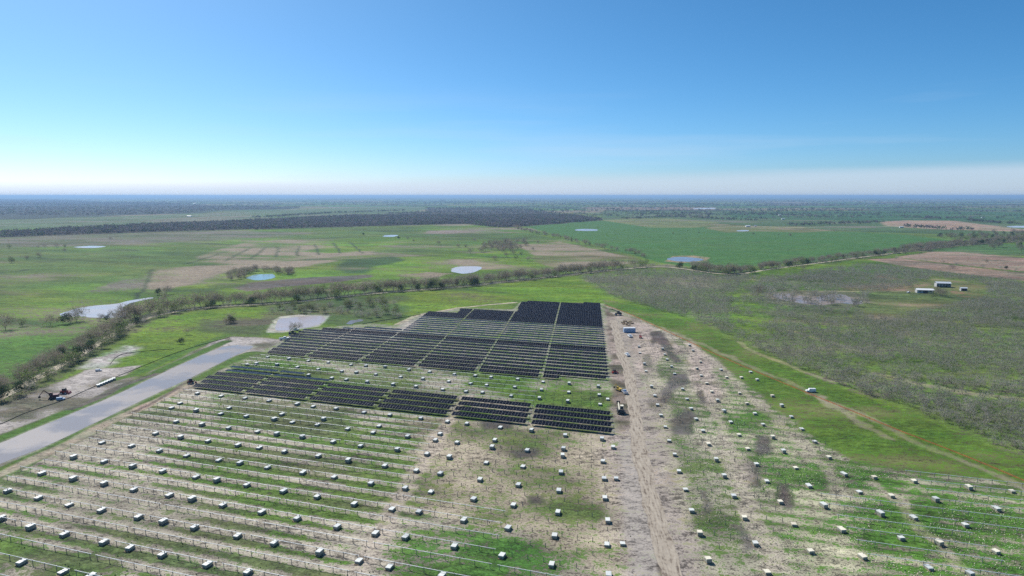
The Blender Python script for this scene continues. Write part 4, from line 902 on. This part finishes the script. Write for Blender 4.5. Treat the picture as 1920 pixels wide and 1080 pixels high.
# hedgerows and groves of the far country
out = []
for _ in range(270):
    d = 2300*(14 ** random.random()); a = random.uniform(-.66, .66); x0, y0 = d*math.sin(a), d*math.cos(a)
    if d < 4800 and x0 < -200: continue
    g = max(1.0, d/2600); L = random.uniform(80, 900)*min(g, 4); dr = R(9) if random.random() < .8 else R(99); dr += random.uniform(-.1, .1); wd = random.choice((4, 6, 10, 40))*g
    for _j in range(int(L/(16*g))+2):
        t = random.uniform(-L/2, L/2); w = random.uniform(-wd, wd); px_, py_ = x0+t*math.cos(dr)-w*math.sin(dr), y0+t*math.sin(dr)+w*math.cos(dr)
        if inpoly((px_, py_), [tuple(q) for q in WHEAT]): continue
        out.append((px_, py_, min(3.2, g)*random.uniform(.6, 1.1)))
for Lp, wd in ((((1165, 411), (1210, 409), (1260, 407), (1340, 411), (1420, 414)), 20), (((1490, 424), (1530, 421), (1580, 420), (1650, 417)), 30), (((1700, 425), (1760, 430), (1830, 433)), 22), (((1180, 402), (1300, 401), (1340, 403)), 15), (((1370, 401), (1500, 405), (1620, 406)), 12), (((1810, 413), (1880, 420), (1960, 422)), 14),
               (((480, 409), (620, 400), (760, 395)), 25), (((1700, 410), (1760, 411)), 20)):
    P = pts(*Lp)
    for i in range(len(P)-1):
        n = int(np.hypot(*(P[i+1]-P[i]))/7)
        for _j in range(n):
            t = random.random(); q = P[i]*(1-t)+P[i+1]*t; out.append((q[0]+random.gauss(0, wd*.5), q[1]+random.gauss(0, wd*.5), random.uniform(.8, 1.3)))
mass('distant_hedgerows', out, LUMPS+LUMPG, (.7, 1.2), [FOREST, FORESTG], 'hedgerows and groves dotted over the far farmland up to the horizon', 'hedgerows')

# grazing herd in the green field: far too small for parts
# weed tufts in the right rows and along the tubes
def tufts(n, poly, mats, name, label, size, col):
    P = np.array(poly); x = rng.uniform(P[:, 0].min(), P[:, 0].max(), n); y = rng.uniform(P[:, 1].min(), P[:, 1].max(), n)
    ok = (sdf(x, y, P) > 0) & (ldist(x, y, ACCESS) > 6) & (np.abs(x) < y*.82+10) & (fbm(x, y, 14, 3, 820) > .42)
    x, y = x[ok], y[ok]; m = len(x)
    a = rng.uniform(0, 6.28, (m, 3)); Vv = []; 
    V_ = np.zeros((m, 3, 3, 3)); s_ = rng.uniform(.5, 1.3, m)*size
    for j in range(3):
        dx, dy = np.cos(a[:, j]), np.sin(a[:, j])
        V_[:, j, 0] = np.stack([x-dy*s_*.45, y+dx*s_*.45, np.zeros(m)], 1); V_[:, j, 1] = np.stack([x+dy*s_*.45, y-dx*s_*.45, np.zeros(m)], 1)
        V_[:, j, 2] = np.stack([x+dx*s_*.5, y+dy*s_*.5, s_*.9], 1)
    Vv = V_.reshape(-1, 3); Ff = np.arange(len(Vv)).reshape(-1, 3)
    tag(link(name, fast_mesh(name, Vv, Ff, mats, 3)), label, col, kind='stuff')
WEED = mat('weeds', (.10, .15, .05), .9, var=.35, vscale=.2); FLOW = mat('dry_seed_heads', (.6, .58, .42), .9, var=.2, vscale=.3)
tufts(16000, SITE, WEED, 'weed_clumps', 'low green weeds dotted over the bare site ground', .24, 'weeds')
tufts(70000, RGT, FLOW, 'seed_heads', 'pale straw coloured weed heads among the right hand rows', .2, 'weeds')

# ------------------------------------------------------------------ fences
def fence(line, h, name, m, lab, cat, wav=.15, step=2.0, postm=None):
    P = smooth_poly(np.array(line), 2, False); seg = np.hypot(*(P[1:]-P[:-1]).T); cum = np.r_[0, np.cumsum(seg)]; s = np.arange(0, cum[-1], step)
    x = np.interp(s, cum, P[:, 0]); y = np.interp(s, cum, P[:, 1]); root = link(name, None, loc=(x[0], y[0], 0)); tag(root, lab, cat)
    mb = MB(); n = len(s)
    for i in range(n-1):
        a = Vector((x[i]-x[0], y[i]-y[0], 0)); b = Vector((x[i+1]-x[0], y[i+1]-y[0], 0)); d = (b-a).normalized(); q = Vector((-d.y, d.x, 0))*.015
        h1, h2 = h*(1-wav*math.sin(i*1.3)*.5), h*(1-wav*math.sin((i+1)*1.3)*.5)
        mb.add([a-q, b-q, b+q, a+q, a-q+Vector((0, 0, h1)), b-q+Vector((0, 0, h2)), b+q+Vector((0, 0, h2)), a+q+Vector((0, 0, h1))], [(0, 1, 5, 4), (2, 3, 7, 6), (4, 5, 6, 7)], 0)
    link('fence_fabric', mb.mesh('fence_fabric', m), root)
    pm = MB(); pm.tube((0, 0, -.2), (0, 0, h+.15), .03, .03, 5); pme = pm.mesh('fence_post', postm or WOOD)
    k = max(1, n//95)
    for i in range(0, n, k): link('fence_post', pme, root, (x[i]-x[0], y[i]-y[0], 0))
fence(pts((1133, 572), (1180, 588), (1225, 610), (1290, 640), (1340, 664), (1400, 690), (1450, 711), (1525, 742), (1600, 772), (1680, 806), (1760, 836), (1840, 868), (1920, 902), (1990, 930)), .4, 'safety_fence', ORANGE, 'long orange mesh safety fence between the site and the scrubland', 'fence')
fence(pts((-60, 815), (0, 797), (45, 775), (80, 764), (125, 749), (152, 736), (180, 724), (217, 707), (265, 688), (320, 665), (375, 647), (430, 633)), .22, 'silt_fence', SILT, 'black silt fence running along the left bank of the long basin', 'fence')
fence(pts((206, 684), (215, 672), (228, 664), (250, 661), (290, 657), (333, 654)), .25, 'silt_fence', SILT, 'short curved black silt fence in the grass left of the basin', 'fence')
fence(pts((680, 608), (710, 602), (745, 597), (790, 590)), .3, 'silt_fence', SILT, 'black silt fence at the top left corner of the rear panels', 'fence')

# ------------------------------------------------------------------ vehicles, machines, buildings
def wheel_mesh(r, w):
    mb = MB(); mb.tube((0, -w/2, 0), (0, w/2, 0), r, r, 14, 0); mb.tube((0, -w/2-.01, 0), (0, w/2+.01, 0), r*.55, r*.55, 10, 1); return mb.mesh('wheel', [BLACKP, STEEL])
def put(name, px, py, yaw, label, cat):
    x, y = at(px, py); r = link(name, None, loc=(x, y, 0), rot=(0, 0, yaw)); return tag(r, label, cat)
def part(root, name, mb, mats): return link(name, mb.mesh(name, mats), root)
def pickup(px, py, yaw, paint_, label, s=1.0, van=False):
    r = put('van' if van else 'pickup_truck', px, py, yaw, label, 'van' if van else 'truck'); r.scale = (s, s, s)
    b = MB(); b.box(-2.75, 2.75, -.95, .95, .45, 1.05)
    b.box(1.35, 2.7, -.9, .9, 1.05, 1.25, top=(0, .15, .05))
    if van: b.box(-2.7, 1.5, -.93, .93, 1.05, 2.2, top=(.05, .5, .1))
    else:
        for q in ((-2.72, -.85, -.93, .93), ): b.box(q[0], q[0]+.08, -.93, .93, 1.05, 1.4)
        b.box(-2.7, -.6, -.95, -.87, 1.05, 1.4); b.box(-2.7, -.6, .87, .95, 1.05, 1.4)
    part(r, 'body', b, paint_)
    if not van:
        c = MB(); c.box(-.6, 1.4, -.9, .9, 1.05, 1.85, top=(.25, .55, .12)); part(r, 'cab', c, paint_)
    w = MB(); w.box(-.35 if not van else .3, 1.12, -.905, -.80, 1.25, 1.65, top=(.1, .35, .0)); w.box(-.35 if not van else .3, 1.12, .80, .905, 1.25, 1.65, top=(.1, .35, .0)); part(r, 'side_window', w, WIN)
    g = MB(); g.add([(1.36, -.75, 1.22), (1.36, .75, 1.22), (.98, .7, 1.72), (.98, -.7, 1.72)], [(0, 1, 2, 3)]); part(r, 'windscreen', g, WIN)
    wm = wheel_mesh(.42, .28)
    for sx_ in (-1.75, 1.75):
        for sy_ in (-.86, .86): link('wheel', wm, r, (sx_, sy_, .42))
    return r
def telehandler(px, py, yaw, col, label, boom=.25, name='telehandler'):
    r = put(name, px, py, yaw, label, 'machine')
    b = MB(); b.box(-2.2, 2.0, -1.0, 1.0, .7, 1.35, top=(.15, .2, .05)); b.box(-2.2, -1.0, -.9, .9, 1.35, 1.7, top=(.1, .2, .1)); part(r, 'chassis', b, DARKP)
    c = MB()
    for x in (-.8, .6):
        for y in (-.95, -.1): c.box(x, x+.08, y, y+.08, 1.35, 2.6)
    c.box(-.9, .8, -1.05, .05, 2.6, 2.72); part(r, 'cab', c, col)
    g = MB(); g.box(-.72, .6, -.9, -.08, 1.5, 2.55); part(r, 'cab_glass', g, WIN)
    m = MB(); M = Matrix.Translation((-2.0, .5, 1.7)) @ Matrix.Rotation(-boom, 4, 'Y'); m.box(0, 4.8, -.2, .2, -.2, .2, 0, M); m.box(3.6, 6.2, -.14, .14, -.14, .14, 0, M); part(r, 'boom', m, col)
    f = MB(); M2 = M @ Matrix.Translation((6.2, 0, 0)); f.box(-.1, .1, -.6, .6, -.6, .4, 0, M2); f.box(0, 1.2, -.45, -.33, -.6, -.54, 0, M2); f.box(0, 1.2, .33, .45, -.6, -.54, 0, M2); part(r, 'fork', f, DARKP)
    wm = wheel_mesh(.62, .42)
    for sx_ in (-1.45, 1.45):
        for sy_ in (-.95, .95): link('wheel', wm, r, (sx_, sy_, .62))
    return r
def excavator(px, py, yaw, col, label, name='excavator', s=1.0):
    r = put(name, px, py, yaw, label, 'machine'); r.scale = (s, s, s)
    for y in (-1.0, 1.0):
        t = MB(); t.box(-1.9, 1.9, y-.28, y+.28, 0, .8, top=(.35, .35, 0)); part(r, 'track', t, BLACKP)
    b = MB(); b.box(-2.1, 1.3, -1.2, 1.2, .95, 1.9, top=(.15, .1, .08)); b.tube((0, 0, .7), (0, 0, 1.0), .6, .6, 10); part(r, 'body', b, col)
    c = MB(); c.box(.1, 1.5, .25, 1.2, 1.7, 2.9, top=(.1, .2, .06)); part(r, 'cab', c, col)
    g = MB(); g.box(.25, 1.53, .32, 1.225, 2.0, 2.7, top=(.1, .17, .02)); part(r, 'cab_glass', g, WIN)
    a = MB(); a.tube((1.2, -.3, 1.5), (3.6, -.3, 3.9), .24, .18, 6); a.tube((3.6, -.3, 3.9), (5.4, -.3, 1.6), .17, .13, 6); part(r, 'arm', a, col)
    k = MB(); k.box(5.0, 5.8, -.8, .2, .7, 1.6, top=(.2, .1, .0)); part(r, 'bucket', k, DARKP)
def skid(px, py, yaw, col, label, s=1.0):
    r = put('skid_steer', px, py, yaw, label, 'machine'); r.scale = (s, s, s)
    b = MB(); b.box(-1.4, 1.1, -.7, .7, .35, 1.2, top=(.1, .2, .03)); part(r, 'body', b, col)
    c = MB(); c.box(-.7, .7, -.6, .6, 1.2, 2.1, top=(.1, .2, .05)); part(r, 'cab', c, DARKP)
    k = MB(); k.box(1.5, 2.2, -.95, .95, .1, .8, top=(.1, .4, .0)); part(r, 'bucket', k, col)
    for y in (-.78, .78):
        a = MB(); a.tube((-1.2, y, 1.4), (1.3, y, 1.1), .09, .09, 5); a.tube((1.3, y, 1.1), (1.7, y, .5), .09, .07, 5); part(r, 'lift_arm', a, col)
    wm = wheel_mesh(.4, .3)
    for sx_ in (-.75, .75):
        for sy_ in (-.86, .86): link('wheel', wm, r, (sx_, sy_, .4))
pickup(1520, 735, R(178), WHITE, 'white van parked on the worn track beside the orange fence', 0.66, True)
pickup(1176, 667, R(97), WHITE, 'white pickup parked beside the dirt track, right of the rear panels', .75)
pickup(1181, 632, R(95), WHITE, 'white pickup parked just in front of the pale blue container', .85)
pickup(1171, 737, R(100), mat('silver_paint', (.55, .56, .6), .35, .4), 'silver pickup next to the yellow machine by the dirt track', .75)
pickup(114, 750, R(25), BLUEP, 'small pale blue van beside the dark machine left of the long basin', .5, True)
pickup(185, 696, R(15), mat('silver_paint'), 'small grey van alone at the edge of the mud, upper left', .45, True)
telehandler(1163, 774, R(85), CREAM, 'cream telehandler right of the ends of the front panel rows', .15)
excavator(1161, 733, R(120), YELP, 'yellow machine beside the silver pickup by the dirt track', s=.6)
telehandler(1159, 591, R(160), DARKP, 'dark telehandler at the far top of the dirt track', .35)
excavator(101, 747, R(200), mat('maroon_paint', (.10, .02, .03), .6), 'dark red excavator left of the long basin', s=.85)
skid(121, 738, R(10), REDP, 'bright red implement lying on the mud left of the basin', 1.0)
skid(358, 719, R(30), mat('maroon_paint'), 'small dark red trencher at the left end of the front panel row', 1.0)
excavator(1201, 634, R(80), REDP, 'small red excavator right of the white pickup by the container', s=.55)
telehandler(549, 628, R(20), CREAM, 'cream telehandler at the upper left corner of the rear panels', .5)
pickup(533, 637, R(20), WHITE, 'white pickup behind the left corner of the rear panels', .9)
pickup(553, 620, R(0), WHITE, 'white truck nearest the lavender pond', .85)
skid(1152, 700, R(30), REDP, 'red skid steer tucked against the right edge of the rear panels', .8)
# container
r = put('container', 1180, 623, R(2), 'pale blue steel container standing alone near the top of the dirt track', 'container')
mb = MB(); mb.box(-3.2, 3.2, -1.2, 1.2, .12, 2.5)
for i in range(30): x = -3.1+i*.213; mb.box(x, x+.1, -1.24, -1.2, .25, 2.4); mb.box(x, x+.1, 1.2, 1.24, .25, 2.4)
part(r, 'shell', mb, BLUEP); mb = MB(); mb.box(-3.22, 3.22, -1.22, 1.22, 2.5, 2.58, top=(.05, .05, .05)); part(r, 'roof', mb, WHITE)
mb = MB(); mb.box(3.2, 3.24, -1.1, -.02, .2, 2.4); mb.box(3.2, 3.24, .02, 1.1, .2, 2.4); part(r, 'door', mb, BLUEP)
# crate row by the silt fence
for i in range(7):
    px, py = 184+i*4.9, 722-i*2.05; x, y = at(px, py, .6); q = link('module_crate', None, loc=(x, y, 0), rot=(0, 0, R(38+random.uniform(-5, 5))))
    tag(q, 'pale crate in the tight line of seven by the silt fence, %s from its left' % ordinal(i+1), 'crate', 'crates lined up by the silt fence'); link('carton', CART[0], q, scale=(1, 1, 1.15)); link('pallet', PALM, q)
# stacked timber near the container
for i, (px, py) in enumerate(((1168, 605), (1172, 603), (1177, 606), (1181, 604), (1185, 607), (1174, 609), (1179, 610), (1170, 608))):
    x, y = at(px, py); q = link('pallet_stack', None, loc=(x, y, 0), rot=(0, 0, random.uniform(0, 3))); tag(q, 'loose stack of wooden pallets behind the blue container, %s from the left' % ordinal(i+1), 'pallets', 'pallet stacks behind the container')
    for j in range(3+i % 3): link('pallet', PALM, q, (random.uniform(-.1, .1), random.uniform(-.1, .1), j*.17), (0, 0, random.uniform(-.08, .08)))
# farm and far buildings
def shed(px, py, L_, W_, H_, yaw, label, open_=False, wallm=None, roofm=None, name='barn', cat='barn', s=1.0):
    r = put(name, px, py, yaw, label, cat); r.scale = (s, s, s); b = MB(); l, w, h = L_/2, W_/2, H_; rg = h+W_*.16
    if open_:
        b.box(-l, l, w-.12, w, 0, h); b.box(-l, -l+.12, -w, w-.12, 0, h); b.box(l-.12, l, -w, w-.12, 0, h)
        for i in range(1, 5): x = -l+L_*i/5; b.box(x-.12, x+.12, -w, -w+.24, 0, h-.02)
    else:
        b.box(-l, l, -w, w, 0, h); b.add([(-l, -w, h), (-l, w, h), (-l, 0, rg-.1)], [(0, 2, 1)]); b.add([(l, -w, h), (l, w, h), (l, 0, rg-.1)], [(0, 1, 2)])
    part(r, 'wall', b, wallm or WALLM)
    f = MB(); e = .4; t = .12
    for sg in (-1, 1):
        f.add([(-l-e, sg*(w+e), h-.15), (l+e, sg*(w+e), h-.15), (l+e, 0, rg), (-l-e, 0, rg), (-l-e, sg*(w+e), h-.15+t), (l+e, sg*(w+e), h-.15+t), (l+e, 0, rg+t), (-l-e, 0, rg+t)], [(0, 1, 2, 3), (4, 5, 6, 7), (0, 1, 5, 4), (1, 2, 6, 5), (0, 3, 7, 4)])
    part(r, 'roof', f, roofm or ROOFM)
    if not open_:
        d = MB(); d.box(-1.8, 1.8, -w-.06, -w-.005, 0, min(3.2, h-.3)); part(r, 'door', d, DARKP)
        for x in (-l*.6, l*.6): d = MB(); d.box(x-.7, x+.7, -w-.05, -w-.005, 1.2, 2.2); part(r, 'window', d, WIN)
    return r
shed(1733, 549, 13, 6, 2.8, R(-14), 'long white metal barn in the right hand farmyard', roofm=WHITE, s=.9)
shed(1767, 538, 10.5, 6, 3.4, R(-14), 'open fronted shed with white roof and dark interior behind the long barn', True)
shed(1806, 545, 4.5, 3, 2.2, R(-10), 'small pale shed furthest right in the farmyard')
pickup(1703, 549, R(30), WHITE, 'white truck left of the long barn in the scrub', .6)
shed(1155, 385.5, 26, 16, 7, R(5), 'white building glinting near the horizon right of centre', wallm=WHITE, roofm=WHITE, s=.6)
shed(1229, 391, 15, 12, 6, R(30), 'small white building left of the bright horizon lake', wallm=WHITE, roofm=WHITE, s=.6)
shed(1402, 425.5, 18, 10, 4.5, R(5), 'white farmhouse beyond the dark green field', wallm=WHITE, roofm=WHITE, s=.6)
shed(1416, 424.5, 10, 7, 4, R(25), 'small outbuilding right of the white farmhouse', s=.6)
shed(1468, 411.5, 16, 9, 5, R(0), 'pale farm building in the right far fields', wallm=WHITE, s=.6)
shed(1690, 427, 14, 8, 4, R(-10), 'white shed at the foot of the pink ploughed field', wallm=WHITE, s=.6)
shed(1843, 409, 18, 9, 5, R(10), 'pale farmhouse far right above the pink field', wallm=WHITE, s=.6)
shed(365, 382, 40, 18, 8, R(0), 'white hall below the left horizon', wallm=WHITE, roofm=WHITE, s=.6)
shed(355, 406.5, 24, 10, 5, R(0), 'low white barn in the far left fields', wallm=WHITE, roofm=WHITE, s=.6)
shed(520, 412, 16, 9, 5, R(10), 'low pale barn in front of the far woods', wallm=WHITE, s=.6)
shed(1462, 404, 16, 9, 5, R(10), 'tiny white house in the far green fields', wallm=WHITE, s=.6)
shed(698, 370.8, 60, 30, 14, R(10), 'large pale building right on the middle horizon', wallm=WHITE, roofm=WHITE, s=.6)
shed(1625, 387, 22, 10, 12, R(10), 'tall pale farm building in the brown far fields', wallm=CREAM, s=.6)
# water tower
x, y = at(1321, 374); r = link('water_tower', None, loc=(x, y, 0)); tag(r, 'pale water tower breaking the horizon right of centre', 'water tower')
m = MB(); m.tube((0, 0, 0), (0, 0, 52), 3.5, 3.5, 12); part(r, 'column', m, WHITE)
m = MB(); m.tube((0, 0, 48), (0, 0, 56), 4, 16, 16); m.tube((0, 0, 56), (0, 0, 62), 16, 16, 16); m.tube((0, 0, 62), (0, 0, 68), 16, 4, 16); part(r, 'tank', m, WHITE)

# ------------------------------------------------------------------ air
mb = MB(); mb.box(-45500, 45500, -45500, 45500, -1, 90)
hz = bpy.data.materials.new('haze'); hz.use_nodes = True; nt = hz.node_tree; nt.nodes.clear(); oo = nt.nodes.new('ShaderNodeOutputMaterial'); pv = nt.nodes.new('ShaderNodeVolumePrincipled')
pv.inputs['Color'].default_value = (.40, .64, .95, 1); pv.inputs['Density'].default_value = 9e-5; pv.inputs['Anisotropy'].default_value = 0.2; nt.links.new(pv.outputs[0], oo.inputs['Volume'])
tag(link('haze', mb.mesh('haze', hz)), 'thin blue air haze over the farmland', 'haze', kind='stuff')
print('crates', len(crates), 'frames', nfr, 'posts', len(cand), 'scrub', len(SP), 'woods', len(W1), len(W2), len(out), 'objects', len(SC.objects), 'grid', NX, NY)
